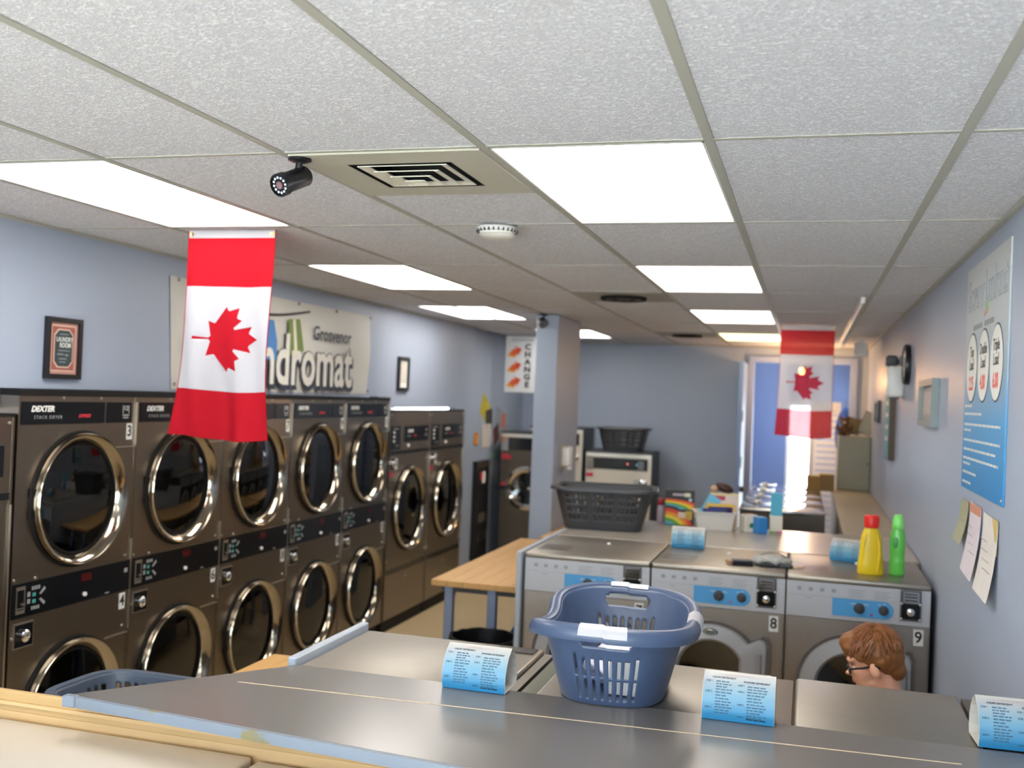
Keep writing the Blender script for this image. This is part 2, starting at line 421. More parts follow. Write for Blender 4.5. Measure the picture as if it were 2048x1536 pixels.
# ---- air vents in painted metal panels
vent_m = mat('vent_enamel', 'b9b5a6', 0.45, var=.03)
def air_vent(y0, label, full=True, r=None):
    t = thing('air_vent', label, 'vent', (-LX / 2, y0 + .305, 2.607), 0, 'ceiling air vents')
    h = .292
    if full:
        b = MB(); q = .165
        b.box(-h, h, -h, -q, 0, .008); b.box(-h, h, q, h, 0, .008); b.box(-h, -q, -q, q, 0, .008); b.box(q, h, -q, q, 0, .008)
        b.build('panel', vent_m, t)
        MB().box(-q, q, -q, q, .07, .075).box(-q, q, -q, -q + .004, 0, .07).box(-q, q, q - .004, q, 0, .07).box(-q, -q + .004, -q, q, 0, .07).box(q - .004, q, -q, q, 0, .07).build('duct', rubber_m, t)
        for k, (s, w_, z) in enumerate(((.142, .026, -.002), (.104, .026, -.010), (.066, .022, -.018), (.032, .022, -.024))):
            c = MB()
            R = [c.ring([(sx * a, sy * a, zz) for sx, sy in ((-1, -1), (1, -1), (1, 1), (-1, 1))]) for a, zz in ((s, z), (s - w_, z + .006), (s - w_, z + .009), (s, z + .003))]
            c.bridge(R[0], R[1]); c.bridge(R[1], R[2]); c.bridge(R[2], R[3]); c.bridge(R[3], R[0])
            if k == 3: c.box(-s + w_, s - w_, -s + w_, s - w_, z + .006, z + .009)
            c.build('louver', mat('vent_louver', 'd9d4c4', .4, var=.03), t)
    else:
        MB().box(-h, h, -h, h, 0, .008).build('panel', mat('vent_enamel_dark', '98938a', .45, var=.03), t)
        for k in range(4):
            MB().lathe([(.15 - .035 * k, 0), (.15 - .035 * k, -.02 + .002 * k), (.125 - .035 * k if k < 3 else .01, -.006)], seg=28).build('louver', rubber_m if k % 2 == 0 else dgrey_m, t)
    return t
air_vent(0, 'square air vent with stepped louvers in a beige ceiling panel')
air_vent(3 * LY, 'dark round air vent between the second pair of light panels', False)
air_vent(6 * LY, 'dark round air vent farthest back, near the back wall', False)

# ---- smoke detector, security cameras, hanging box, strip light
t = thing('smoke_detector', 'white round slotted smoke detector on the ceiling beside a light panel', 'smoke detector', (-0.335, 1.235, 2.606))
MB().lathe([(.075, 0), (.082, -.006), (.082, -.018), (.070, -.022)], seg=40, cap0=True).build('base', white_m, t, True)
MB().lathe([(.070, -.022), (.070, -.030), (.074, -.034), (.062, -.044), (.035, -.05), (.001, -.051)], seg=40).build('cover', mat('aged_white', 'd8d5cc', .45, var=.02), t, True)
sl = MB()
for k in range(26):
    a = 2 * PI * k / 26; c, s_ = math.cos(a), math.sin(a)
    sl.prism([Vector((c * .0765 - s_ * d, s_ * .0765 + c * d, z)) for d, z in ((-.003, -.024), (.003, -.024), (.003, -.012), (-.003, -.012))], (c * .007, s_ * .007, 0))
sl.build('slot', dgrey_m, t)['kind'] = 'stuff'
def security_camera(loc, aim, label, s=1.0, base='ceiling'):
    t = thing('security_camera', label, 'security camera', loc)
    MB().lathe([(.034 * s, 0), (.034 * s, -.006 * s), (.018 * s, -.012 * s), (.001, -.012 * s)], seg=28, cap0=True).build('mount', black_m, t, True)
    MB().cyl((0, 0, -.008 * s), (-.004 * s, 0, -.034 * s), .010 * s).ell((-.004 * s, 0, -.036 * s), (.013 * s,) * 3).build('ball_joint', black_m, t, True)
    q = Vector(aim).normalized().to_track_quat('Z', 'Y')
    M = Matrix.Translation((-.012 * s, -.004 * s, -.062 * s)) @ q.to_matrix().to_4x4()
    def L(prof, nm, m):
        b = MB().lathe(prof, seg=32, cap0=True, cap1=True); b.bm.transform(M); return b.build(nm, m, t, True)
    L([(.026 * s, -.05 * s), (.030 * s, -.045 * s), (.030 * s, .045 * s), (.034 * s, .045 * s), (.034 * s, .068 * s), (.031 * s, .068 * s), (.031 * s, .062 * s)], 'housing', mat('camera_black', '26262a', .35, .3))
    L([(.031 * s, .058 * s), (.030 * s, .0635 * s), (.012 * s, .0635 * s)], 'front_glass', panel_m)
    L([(.012 * s, .064 * s), (.011 * s, .068 * s), (.003 * s, .066 * s)], 'lens', mat('lens_ring', '8a6a70', .15, .3))
    b = MB()
    for k in range(12):
        a = 2 * PI * k / 12; b.cyl((.022 * s * math.cos(a), .022 * s * math.sin(a), .0635 * s), (.022 * s * math.cos(a), .022 * s * math.sin(a), .0655 * s), .0038 * s, seg=8)
    b.bm.transform(M); b.build('led', mat('led', 'd8dce4', .2), t)['kind'] = 'stuff'
    return t
security_camera((-0.576, 0.046, 2.606), (-0.25, -0.86, -0.42), 'black bullet security camera hanging beside the square air vent')
security_camera((-1.215, 5.40, 2.606), (0.35, -0.86, -0.34), 'small security camera at the top of the blue pillar', 1.0)
t = thing('strip_light', 'slim white strip light along the ceiling near the right wall', 'strip light', (1.17, 0, 2.600))
MB().box(-.014, .014, 3.75, 8.7, -.012, .006, bev=.003).build('housing', white_m, t)
MB().cyl((0, 3.8, -.022), (0, 8.6, -.022), .009).build('tube', mat('tube_white', 'f2f2f0', .3), t)
for y in (3.78, 8.62): MB().box(-.012, .012, y - .02, y + .02, -.033, -.010).build('end_cap', white_m, t)
t = thing('junction_box', 'white box hung under the ceiling beside the strip light', 'box', (1.335, 7.5, 2.43))
MB().box(-.06, .06, -.08, .08, 0, .13, bev=.012, seg=2).build('housing', white_m, t, True)
MB().box(-.02, .02, -.02, .02, .13, .176).build('bracket', white_m, t)
t = thing('hall_lamp', 'bare warm lamp bulb hanging in the hall behind the far flag', 'lamp', (0.80, 9.0, 2.36))
MB().ell((0, 0, -.03), (.03, .03, .04)).build('bulb', emit('warm_bulb', 'ffb060', 25), t, True)
MB().cyl((0, 0, 0), (0, 0, .06), .02).cyl((0, 0, .06), (0, 0, .254), .004).build('socket', white_m, t)
# ================================================================== DRYERS (built facing -y, turned to face +x)
red_led = mat('red_display', '4a0f14', .2)
teal_m = mat('teal_print', '3d8f86', .5)
num_m = mat('number_card', 'd9d9d6', .6, var=.02)
lock_m = mat('lock_chrome', 'e8e8ea', .08, 1.0, .02)
def round_door(t, cx, cz, R, y=0.0, gm=None):
    """dryer door: dark gasket, bevelled bright ring, dark glass; drum behind"""
    d = MB().lathe([(R + .006, .000), (R + .004, -.009), (R - .004, -.010), (R - .008, -.004)], (cx, y, cz), 'y', 72).build('door', rubber_m, t, True)
    MB().lathe([(R - .006, -.004), (R - .007, -.036), (R - .011, -.042), (R - .018, -.040), (R - .050, -.006), (R - .052, .006)], (cx, y, cz), 'y', 72).build('door_ring', ring_m, d, True)
    MB().lathe([(R - .050, .006), (R - .054, -.002), (R - .064, -.002), (R - .064, .006)], (cx, y, cz), 'y', 72).build('gasket', rubber_m, d, True)
    g = R - .062
    MB().lathe([(g, .002), (g * .8, -.003), (g * .5, -.006), (g * .2, -.008), (.001, -.008)], (cx, y, cz), 'y', 56).build('glass', gm or dglass, d, True)
    for s in (-1, 1): MB().cyl((cx - R - .006, y - .006, cz + .05 * s - .018), (cx - R - .006, y - .006, cz + .05 * s + .018), .005, seg=10).build('hinge', rubber_m, d)
    dr = MB().lathe([(R - .03, .004), (R - .03, .40), (R - .06, .46), (.09, .50), (.001, .50)], (cx, y, cz), 'y', 48)
    for k in range(4):
        a = PI / 2 * k + .4; c, s_ = math.cos(a), math.sin(a)
        r1, r2 = R - .03, R - .10
        dr.prism([(cx + c * r1 - s_ * .03, y + .03, cz + s_ * r1 + c * .03), (cx + c * r1 + s_ * .03, y + .03, cz + s_ * r1 - c * .03), (cx + c * r2, y + .03, cz + s_ * r2)], (0, .4, 0))
    dr.build('drum', drum_m, t, True)
def coin_lock(t, x0, z0, x1, z1):
    c = MB().box(x0 - .006, x1 + .006, -.004, .0, z0 - .006, z1 + .006).build('coin_box', edge_m, t)
    MB().box(x0, x1, -.006, -.003, z0, z1).build('recess', panel_m, c)
    MB().lathe([(.026, -.006), (.026, -.022), (.020, -.028), (.001, -.030)], ((x0 + x1) / 2 - .006, 0, (z0 + z1) / 2), 'y', 24).build('lock', lock_m, c, True)
def make_stack_dryer():
    t = thing('stack_dryer', '', 'dryer'); W = .79; T = 1.855
    RU = .305; cx = .40; zu, zl = 1.39, .455
    b = MB()
    b.plate_hole(.012, W - .012, 1.06, 1.73, cx, zu, RU - .02, 0); b.plate_hole(.012, W - .012, .10, .91, cx, zl, RU - .02, 0)
    b.box(.012, W - .012, 0, .02, 1.73, T); b.box(.012, W - .012, 0, .02, .91, 1.06); 
    b.box(.002, .012, -.003, .62, .10, T); b.box(W - .012, W - .002, -.003, .62, .10, T)
    b.box(.012, W - .012, .60, .62, .10, T); b.box(.012, W - .012, .02, .60, T - .02, T)
    b.build('cabinet', steel_m, t)
    bx('toe_kick', rubber_m, t, .01, W - .01, .03, .5, 0, .10)
    bx('top_rail', rubber_m, t, 0, W, -.006, .095, T, T + .026)
    # upper panel rim and lower panel lip (the raised step right of each door)
    bx('panel_lip', edge_m, t, .62, W - .004, -.006, 0, 1.612, 1.617); bx('panel_lip', edge_m, t, .62, W - .004, -.006, 0, .700, .705)
    bx('seam_strip', edge_m, t, W - .010, W - .003, -.008, .0, 1.62, 1.83); bx('seam_strip', edge_m, t, W - .010, W - .003, -.008, .0, .72, 1.16)
    round_door(t, cx, zu, RU); round_door(t, cx, zl, RU)
    h = bx('header_panel', panel_m, t, .018, .545, -.005, 0, 1.732, 1.83)
    text('brand_lettering', 'DEXTER', .034, print_m, h, front(.14, 1.798, -.0055), bold=.0016, shear=.25, wscale=1.1)
    text('lettering', 'STACK DRYER', .021, greyprint_m, h, front(.175, 1.762, -.0055), spacing=1.35)
    text('red_lettering', 'EXPRESS', .021, red_m, h, front(.405, 1.766, -.0055), shear=.45, bold=.0008)
    e = bx('badge_panel', panel_m, t, .562, .742, -.005, 0, 1.732, 1.83)
    text('badge_digits', '12', .032, print_m, e, front(.70, 1.80, -.0055)); bars('badge_print', greyprint_m, e, [(.675, .725, 1.764, 1.772), (.68, .72, 1.752, 1.759), (.675, .682, 1.776, 1.815), (.718, .725, 1.776, 1.815)], -.0051)
    c = bx('control_panel', panel_m, t, .010, W - .012, -.007, 0, .912, 1.058)
    sc = MB().box(.030, .034, -.010, -.007, .93, 1.045).box(.076, .080, -.010, -.007, .93, 1.045).box(.034, .076, -.010, -.007, .93, .945).box(.034, .076, -.010, -.007, 1.03, 1.045).box(.060, .078, -.014, -.007, .965, .972).box(.034, .07, -.012, -.007, .950, .955)
    sc.build('coin_slot', edge_m, c)
    kp = []
    for k in range(4):
        kp += [(.120 + .013 * k, .129 + .013 * k, 1.02, 1.036), (.120 + .013 * k, .129 + .013 * k, .935, .950)]
    for q in range(2): kp += [(.095, .112, .965 + .03 * q, .985 + .03 * q)]
    bars('key_pad', greyprint_m, c, kp, -.0071)
    bars('teal_key', teal_m, c, [(.125, .145, .992, 1.008), (.125, .145, .963, .979)], -.0071)
    b = MB()
    for s in (-1, 1): b.prism([(.165, -.0072, .986 + s * .012), (.195, -.0072, .986 + s * .040), (.203, -.0072, .986 + s * .028), (.175, -.0072, .986 + s * .008)], (0, -.001, 0))
    b.build('arrow_print', greyprint_m, c)
    bx('red_display', red_led, c, .43, .50, -.0085, -.007, 1.005, 1.04)
    MB().lathe([(.010, -.007), (.009, -.016), (.001, -.017)], (.455, 0, .945), 'y', 16).build('start_button', white_m, c, True)
    bars('fine_print', greyprint_m, c, [(.60, .63, .92, .926), (.735, .76, 1.0, 1.02)], -.0071)
    b = MB()
    for x, z in ((.145, 1.068), (.745, 1.083), (.745, .742), (.02, .83), (.02, 1.075), (.27, 1.847), (.52, 1.847)): b.lathe([(.007, 0), (.006, -.005), (.001, -.006)], (x, 0, z), 'y', 10)
    b.build('screw', edge_m, t)['kind'] = 'stuff'
    coin_lock(t, .035, .787, .138, .882)
    return t
def number_card(t, s, x, z, w_=.042, h=.078, y=-.001, size=None):
    c = bx('number_card', num_m, t, x - w_ / 2, x + w_ / 2, y - .0015, y, z - h / 2, z + h / 2)
    text('number', s, size or h * .95, ink_m, c, front(x, z, y - .0018), bold=.0015, wscale=(.95 if len(s) == 1 else .55))
names = ['three above four', 'five above six', 'seven above eight', 'nine above ten', 'eleven above twelve']
extra = ['nearest full one', 'its right top behind the flag', 'partly behind the near flag', 'second from the end of the taller row', 'last of the taller row']
d0_ = make_stack_dryer()
for k in range(5):
    t = d0_ if k == 0 else copy_tree(d0_)
    if k == 0: d0_copy = None
for k, t in enumerate([o for o in COL.objects if o.parent is None and o.name.startswith('stack_dryer')]):
    t.location = (-2.30, .892 + .79 * k, 0); t.rotation_euler = (0, 0, PI / 2)
    tag(t, 'stainless stacked dryer numbered %s, %s' % (names[k], extra[k]), 'dryer', 'stacked dryers along the wall')
    number_card(t, str(3 + 2 * k), .735, 1.688, y=-.001); number_card(t, str(4 + 2 * k), .735, .862, y=-.001)

def make_wide_dryer():
    t = thing('large_dryer', '', 'dryer'); W = .90; T = 1.765; R = .352; cx = .47; cz = .965
    b = MB()
    b.plate_hole(.012, W - .012, .50, 1.42, cx, cz, R - .02, 0)
    b.box(.012, W - .012, 0, .02, 1.45, T); b.box(.012, W - .012, 0, .02, .10, .455)
    b.box(.002, .012, -.003, .62, .10, T); b.box(W - .012, W - .002, -.003, .62, .10, T); b.box(.012, W - .012, .60, .62, .10, T); b.box(.012, W - .012, .02, .60, T - .02, T)
    b.build('cabinet', steel_m, t)
    bx('toe_kick', rubber_m, t, .01, W - .01, .012, .5, 0, .10)
    bx('top_rail', rubber_m, t, 0, W, .0, .095, T, T + .014)
    bx('groove', panel_m, t, .006, W - .006, .0, .02, 1.42, 1.45); bx('groove', panel_m, t, .006, W - .006, .0, .02, .455, .50)
    round_door(t, cx, cz, R)
    k = bx('key_panel', panel_m, t, .03, .215, -.005, 0, 1.462, 1.652)
    bars('key_print', greyprint_m, k, [(.06, .17, 1.625, 1.632), (.12, .18, 1.49, 1.497)], -.0051)
    for z in (1.60, 1.565, 1.53): MB().lathe([(.010, -.005), (.008, -.012), (.001, -.013)], (.075, 0, z), 'y', 14).build('key', white_m, k, True)
    h = bx('header_panel', panel_m, t, .30, .845, -.005, 0, 1.518, 1.648)
    text('brand_lettering', 'DEXTER', .032, print_m, h, front(.43, 1.605, -.0055), bold=.0014, shear=.25)
    text('lettering', 'DRYER', .02, greyprint_m, h, front(.40, 1.565, -.0055), spacing=1.2); text('red_lettering', 'EXPRESS', .018, red_m, h, front(.53, 1.565, -.0055), shear=.4)
    text('badge_digits', '12', .03, print_m, h, front(.79, 1.61, -.0055)); bars('badge_print', greyprint_m, h, [(.765, .815, 1.57, 1.578), (.77, .81, 1.557, 1.564)], -.0051)
    MB().lathe([(.014, 0), (.012, -.010), (.001, -.012)], (.40, 0, 1.485), 'y', 16).build('start_button', white_m, t, True)
    coin_lock(t, .025, 1.30, .10, 1.395)
    bx('red_sticker', red_m, t, .03, .085, -.002, 0, 1.245, 1.285)
    bx('seam_strip', edge_m, t, W - .010, W - .003, -.008, .0, .55, 1.40)
    b = MB()
    for x, z in ((.03, .57), (.87, .57), (.45, .40), (.03, 1.74), (.87, 1.74)): b.lathe([(.007, 0), (.006, -.005), (.001, -.006)], (x, 0, z), 'y', 10)
    b.build('screw', edge_m, t)['kind'] = 'stuff'
    return t
w0 = make_wide_dryer(); w1 = copy_tree(w0); w2_ = copy_tree(w0)
for t, y, lab, n in ((w0, 4.868, 'large single dryer just past the taller stacked row', '13'), (w1, 5.775, 'large single dryer at the far end by the wall corner', '14'), (w2_, -.022, 'large single dryer cut by the photo edge, before the stacked row', '1')):
    t.location = (-2.30, y, 0); t.rotation_euler = (0, 0, PI / 2)
    tag(t, lab, 'dryer', 'large single dryers along the wall'); number_card(t, n, .155, 1.345, w_=.05, h=.085)
# ================================================================== WASHERS
wpanel_m = mat('control_panel_grey', 'b4b6bb', .42, .25, .02)
wblue_m = mat('control_blue', '4f9bd2', .35, 0, .02)
wprint_m = mat('faint_print', '8d9096', .6, 0, .02)
dgrey_door = mat('door_grey', 'a2a3a6', .4, .2, .03)
wgasket = mat('door_outline', '5b5550', .55, 0, .04)
def door_outline(R, hx, ht, hb, n=40):
    """round washer door with the squared handle block at its right side"""
    pts = []
    a0 = math.asin(min(.99, ht / R)) * .82; 
    for k in range(n + 1):
        a = a0 + (2 * PI - 2 * a0) * k / n
        pts.append((R * math.cos(a), R * math.sin(a)))
    # handle block corner, bottom to top
    for (px, pz, sg) in ((hx, -ht, -1), (hx, ht, 1)):
        c = .035
        q = [(px - c, pz), (px - .012, pz - sg * .010), (px, pz - sg * c)]
        pts += q if sg < 0 else q[::-1]
    return pts
def make_washer(W=.683, depth=.75, T=1.097):
    t = thing('washer', '', 'washing machine')
    cx, cz, R = .325, .565, .262
    b = MB()
    b.plate_hole(.006, W - .006, .08, .888, cx, cz, .175, 0)
    b.box(.004, .012, 0, depth, .08, T - .03); b.box(W - .012, W - .004, 0, depth, .08, T - .03); b.box(.012, W - .012, depth - .015, depth, .08, T - .03)
    b.box(.012, W - .012, .05, depth - .02, .08, .10)
    b.build('cabinet', steel_w, t)
    bx('plinth', rubber_m, t, .02, W - .02, .03, depth - .02, 0, .08)
    lid = MB().box(.003, W - .003, -.012, depth, T - .030, T, bev=.010, seg=3).build('lid', steel_h, t, True)
    bx('soap_lid', mat('soap_lid', '8a8278', .35, .8), lid, .035, .205, .12, .34, T, T + .0012)
    MB().lathe([(.012, T), (.010, T + .008), (.001, T + .009)], (.36, .52, 0), 'z', 14).build('lid_button', white_m, lid, True)
    p = bx('control_panel', wpanel_m, t, .006, W - .006, -.006, .05, .892, T - .030)
    bars('panel_line', wprint_m, p, [(.02, .52, .998, .9995)], -.0061)
    rc = []
    for k in range(4): rc += [(.055 + .055 * k, .075 + .055 * k, 1.022, 1.040)]
    for x in (.30, .42):
        for q in range(4): rc += [(x, x + .075 - .012 * (q % 2), 1.042 - .011 * q, 1.045 - .011 * q)]
    rc += [(.10, .13, .985, .988)]
    bars('panel_icon', wprint_m, p, rc, -.0061)
    pts = [(.225, -.0062, .912), (.225, -.0062, .998)] + [(.468 + .043 * math.sin(PI * k / 12), -.0062, .955 + .043 * math.cos(PI * k / 12)) for k in range(13)]
    bl = MB().prism(pts, (0, -.003, 0)).build('selector_panel', wblue_m, p)
    for x, r in ((.352, .021), (.466, .018)):
        MB().lathe([(r + .006, -.009), (r + .005, -.012), (r, -.013), (r * .9, -.030), (.001, -.032)], (x, 0, .955), 'y', 24).box(x - .003, x + .003, -.038, -.030, .955 - r * .8, .955 + r * .8).build('knob', dgrey_m, bl, True)
    MB().lathe([(.006, -.009), (.005, -.013), (.001, -.014)], (.410, 0, .929), 'y', 12).build('indicator', red_m, bl, True)
    bars('dial_print', print_m, bl, [(.31, .335, .975, .978), (.37, .395, .975, .978), (.44, .452, .980, .983), (.462, .474, .985, .988)], -.0093)
    c = bx('coin_meter', mat('meter_steel', '6e6e70', .3, 1.0), p, .540, .636, -.014, -.006, .918, 1.066)
    bx('coin_plate', lock_m, c, .552, .626, -.018, -.014, 1.005, 1.058)
    bars('coin_slot', ink_m, c, [(.56, .618, 1.045, 1.050), (.56, .618, 1.030, 1.036), (.56, .618, 1.014, 1.020)], -.018)
    bx('coin_slide', panel_m, c, .546, .630, -.018, -.014, .926, 1.000)
    MB().lathe([(.018, -.018), (.018, -.028), (.010, -.034), (.001, -.034)], (.588, 0, .962), 'y', 20).build('lock', lock_m, c, True)
    b = MB()
    for x, z in ((.546, 1.0), (.630, 1.0), (.546, .926), (.630, .926)): b.lathe([(.006, -.018), (.005, -.021), (.001, -.022)], (x, 0, z), 'y', 10)
    b.build('screw', edge_m, c)['kind'] = 'stuff'
    # door
    P = door_outline(R, .292, .205, -.205)
    o = [(cx + x, 0, cz + z) for x, z in P]
    i1 = [(cx + x * .945, -.028, cz + z * .945) for x, z in P]
    b = MB(); A = b.ring(o); B_ = b.ring([(q[0], -.030, q[2]) for q in o]); C_ = b.ring(i1); b.bridge(A, B_); b.bridge(B_, C_)
    d = b.build('door', wgasket, t, True)
    b = MB(); A = b.ring([(q[0], -.028, q[2]) for q in i1])
    B_ = b.ring([(cx + x * .92, -.046, cz + z * .92) for x, z in P])
    n = len(P)
    ang = [math.atan2(z, x) for x, z in P]
    C_ = b.ring([(cx + .178 * math.cos(a), -.056, cz + .178 * math.sin(a)) for a in ang]); D_ = b.ring([(cx + .163 * math.cos(a), -.030, cz + .163 * math.sin(a)) for a in ang])
    b.bridge(A, B_); b.bridge(B_, C_); b.bridge(C_, D_)
    b.build('door_frame', dgrey_door, d, True)
    MB().lathe([(.163, -.030), (.13, -.012), (.08, .01), (.001, .02)], (cx, 0, cz), 'y', 48).build('glass', dglass, d, True)
    MB().lathe([(.175, .0), (.20, .06), (.24, .08), (.24, .5), (.001, .52)], (cx, 0, cz), 'y', 40).build('drum', mat('washer_drum', '3a3a3a', .4, .8), t, True)
    hb = MB().box(cx + .222, cx + .252, -.066, -.044, cz - .13, cz + .13, bev=.006).build('door_handle', mat('handle_grey', '8e9094', .4, .2), d)
    e = MB(); e.lathe([(.001, -.056), (.034, -.058), (.038, -.052)], (0, 0, 0), 'y', 28); e.bm.transform(Matrix.Translation((cx - .005, 0, cz + .212)) @ Matrix.Diagonal((1, 1, .42, 1))); em = e.build('emblem', mat('emblem_teal', '17363e', .3), d, True)
    e = MB(); e.lathe([(.024, -.0585), (.027, -.060), (.030, -.0585)], (0, 0, 0), 'y', 28); e.bm.transform(Matrix.Translation((cx - .005, 0, cz + .212)) @ Matrix.Diagonal((1, 1, .36, 1))); e.build('emblem_ring', edge_m, em, True)
    text('emblem_lettering', 'wascomat', .008, print_m, em, front(cx - .005, cz + .212, -.0605))
    b = MB()
    for x, z in ((.10, .10), (W - .1, .10)): b.lathe([(.007, 0), (.006, -.004), (.001, -.005)], (x, 0, z), 'y', 10)
    b.build('screw', edge_m, t)['kind'] = 'stuff'
    return t
wm = make_washer()
wash = [wm, copy_tree(wm), copy_tree(wm)]
for k, (t, x, lab) in enumerate(zip(wash, (-.563, .121, .803), ('stainless front loading washer numbered seven, behind the blue basket', 'stainless front loading washer numbered eight, in the middle of its row', 'stainless front loading washer numbered nine, beside the crouching person'))):
    t.location = (x, 2.70, 0); tag(t, lab, 'washing machine', 'washers facing the aisle')
    number_card(t, '789'[k], .628, .838, w_=.046, h=.078)
# second row, backs to the counter: faces the aisle away from the viewpoint
def make_rear_washer(W, label):
    t = thing('washer', label, 'washing machine', group='washers in the near row, fronts turned away')
    T = 1.097; D = .505
    MB().box(.004, W - .004, .0, D, .08, T - .03).build('cabinet', steel_w, t)
    bx('plinth', rubber_m, t, .02, W - .02, .03, D - .03, 0, .08)
    lid = MB().box(.003, W - .003, -.012, D, T - .030, T, bev=.010, seg=3).build('lid', steel_h, t, True)
    if W > .5: bx('soap_lid', mat('soap_tray', '4a443e', .35, .6), lid, .02, .15, .012, .075, T, T + .004)
    bx('control_panel', wpanel_m, t, .02, W - .02, -.005, .0, .89, T - .035)
    bx('coin_meter', mat('meter_steel', '6e6e70', .3, 1.0), t, W - .14, W - .05, -.014, .0, .92, 1.06)
    o = MB().lathe([(.262, 0), (.262, -.03), (.24, -.045), (.178, -.05), (.163, -.03)], (W * .47, 0, .565), 'y', 40).build('door', dgrey_door, t, True)
    MB().lathe([(.163, -.03), (.08, -.01), (.001, 0)], (W * .47, 0, .565), 'y', 40).build('glass', dglass, o, True)
    return t
for x1, W, lab in ((.068, .645, 'washer top at the near left corner with a paper tent card on it'), (.805, .645, 'washer top in the middle of the near row, under the blue basket'), (1.338, .470, 'bare washer top in the near row in front of the person')):
    t = make_rear_washer(W, lab); t.location = (x1, .665, 0); t.rotation_euler = (0, 0, PI)
t = thing('filler_panel', 'pair of narrow metal filler strips between the near washer tops', 'filler panel', (.069, .162, 0))
MB().box(0, .03, 0, .50, .0, 1.085).build('strip', steel_h, t); MB().box(.040, .088, 0, .50, 0, 1.082).build('strip', mat('greenish_steel', '9a9c8c', .35, .9), t); MB().box(.03, .04, .02, .48, 0, 1.04).build('gap_filler', rubber_m, t)
t = thing('filler_panel', 'brown metal filler strip left of the bare washer top', 'filler panel', (.808, .162, 0))
MB().box(0, .056, 0, .50, 0, 1.09).build('strip', mat('brown_steel', '6f655b', .35, .8), t)
t = thing('filler_panel', 'low dark filler shelf at the wall behind the last tent card', 'filler panel', (1.342, .165, 0))
MB().box(0, .166, 0, .49, 0, 1.06).build('box', dgrey_m, t); MB().box(0, .166, 0, .49, 1.06, 1.095).build('top', mat('dark_shelf', '55504a', .4, .3), t)
# blue-grey end panels
t = MB().box(-.612, -.583, .165, .70, 0, 1.118, bev=.004).build('end_panel', blueedge_m); tag(t, 'blue grey end panel edging the near washer row', 'panel')
t = MB().box(-.600, -.572, 2.665, 4.52, 0, 1.1005, bev=.004).build('end_panel', blueedge_m); tag(t, 'blue grey end panel beside washer seven and the wooden table', 'panel')
# near counter between the two rows
t = thing('counter', 'grey laminate counter across the foreground with a blue grey front edge', 'counter')
pc = [(-.962, -.345), (.26, -.448), (1.505, -.50), (1.505, .158), (-.568, .152)]
MB().prism([(x, min(y, .150), 1.078) for x, y in pc], (0, 0, .0196)).build('core', trimwood_m, t)
MB().prism([(x, y + (.014 if y > 0 else 0), 1.0976) for x, y in pc], (0, 0, .0019)).build('worktop', lam_m, t)
def offs(p, q, d):
    v = Vector((q[0] - p[0], q[1] - p[1])); n = Vector((v.y, -v.x)).normalized() * d
    return [(p[0], p[1], 1.072), (q[0], q[1], 1.072), (q[0] + n.x, q[1] + n.y, 1.072), (p[0] + n.x, p[1] + n.y, 1.072)]
wear = mat('edging_wear', 'a9b6c6', .4, 0, .05)
def wear_nodes(M):
    N = M.node_tree.nodes; L = M.node_tree.links; b = N['Principled BSDF']
    geo = N.new('ShaderNodeTexCoord'); n = N.new('ShaderNodeTexNoise'); n.inputs['Scale'].default_value = 7; n.inputs['Detail'].default_value = 6
    L.new(geo.outputs['Object'], n.inputs['Vector'])
    cr = N.new('ShaderNodeValToRGB'); cr.color_ramp.elements[0].position = .63; cr.color_ramp.elements[0].color = lin('737d8a'); cr.color_ramp.elements[1].position = .66; cr.color_ramp.elements[1].color = lin('77704f')
    L.new(n.outputs[0], cr.inputs[0]); L.new(cr.outputs[0], b.inputs['Base Color'])
wear_nodes(wear)
e = MB(); e.prism(offs(pc[0], pc[1], .014), (0, 0, .027)); e.prism(offs(pc[1], pc[2], .014), (0, 0, .027)); e.build('front_edging', wear, t)
MB().prism(offs(pc[4], pc[0], .012), (0, 0, .027)).build('end_edging', lam_m, t)
MB().box(-.985, -.945, -.365, -.34, 1.071, 1.1005, bev=.003).build('corner_cap', mat('cap_edging', '7b8592', .35), t)
sm = MB()
for k in range(40):
    x = -.640 + 1.9 * k / 40; x2 = -.640 + 1.9 * (k + 1) / 40; f = lambda q: -.066 + .05 * (q + .636)
    sm.prism([(x, f(x) - .0022 - .001 * random.random(), 1.0994), (x2, f(x2) - .0022, 1.0994), (x2, f(x2) + .0018, 1.0994), (x, f(x) + .002 * random.random(), 1.0994)], (0, 0, .0011))
sm.build('worn_seam', mat('chipped_seam', 'cdb497', .7, 0, .25, 40), t)
t = thing('counter_support', 'pale pine rail running under the foreground counter', 'rail')
MB().box(-1.75, 1.50, -.305, -.287, 1.014, 1.071, bev=.004).build('rail', trimwood_m, t)
MB().box(-1.75, 1.50, -.312, -.305, 1.035, 1.045).box(-1.75, 1.50, -.303, -.289, 0, 1.018).box(-.55, 1.50, -.287, -.03, 1.018, 1.0775).build('back_board', mat('pine_groove', 'cba877', .5, 0, .12, 5, stretch=(1, 10, 10)), t)
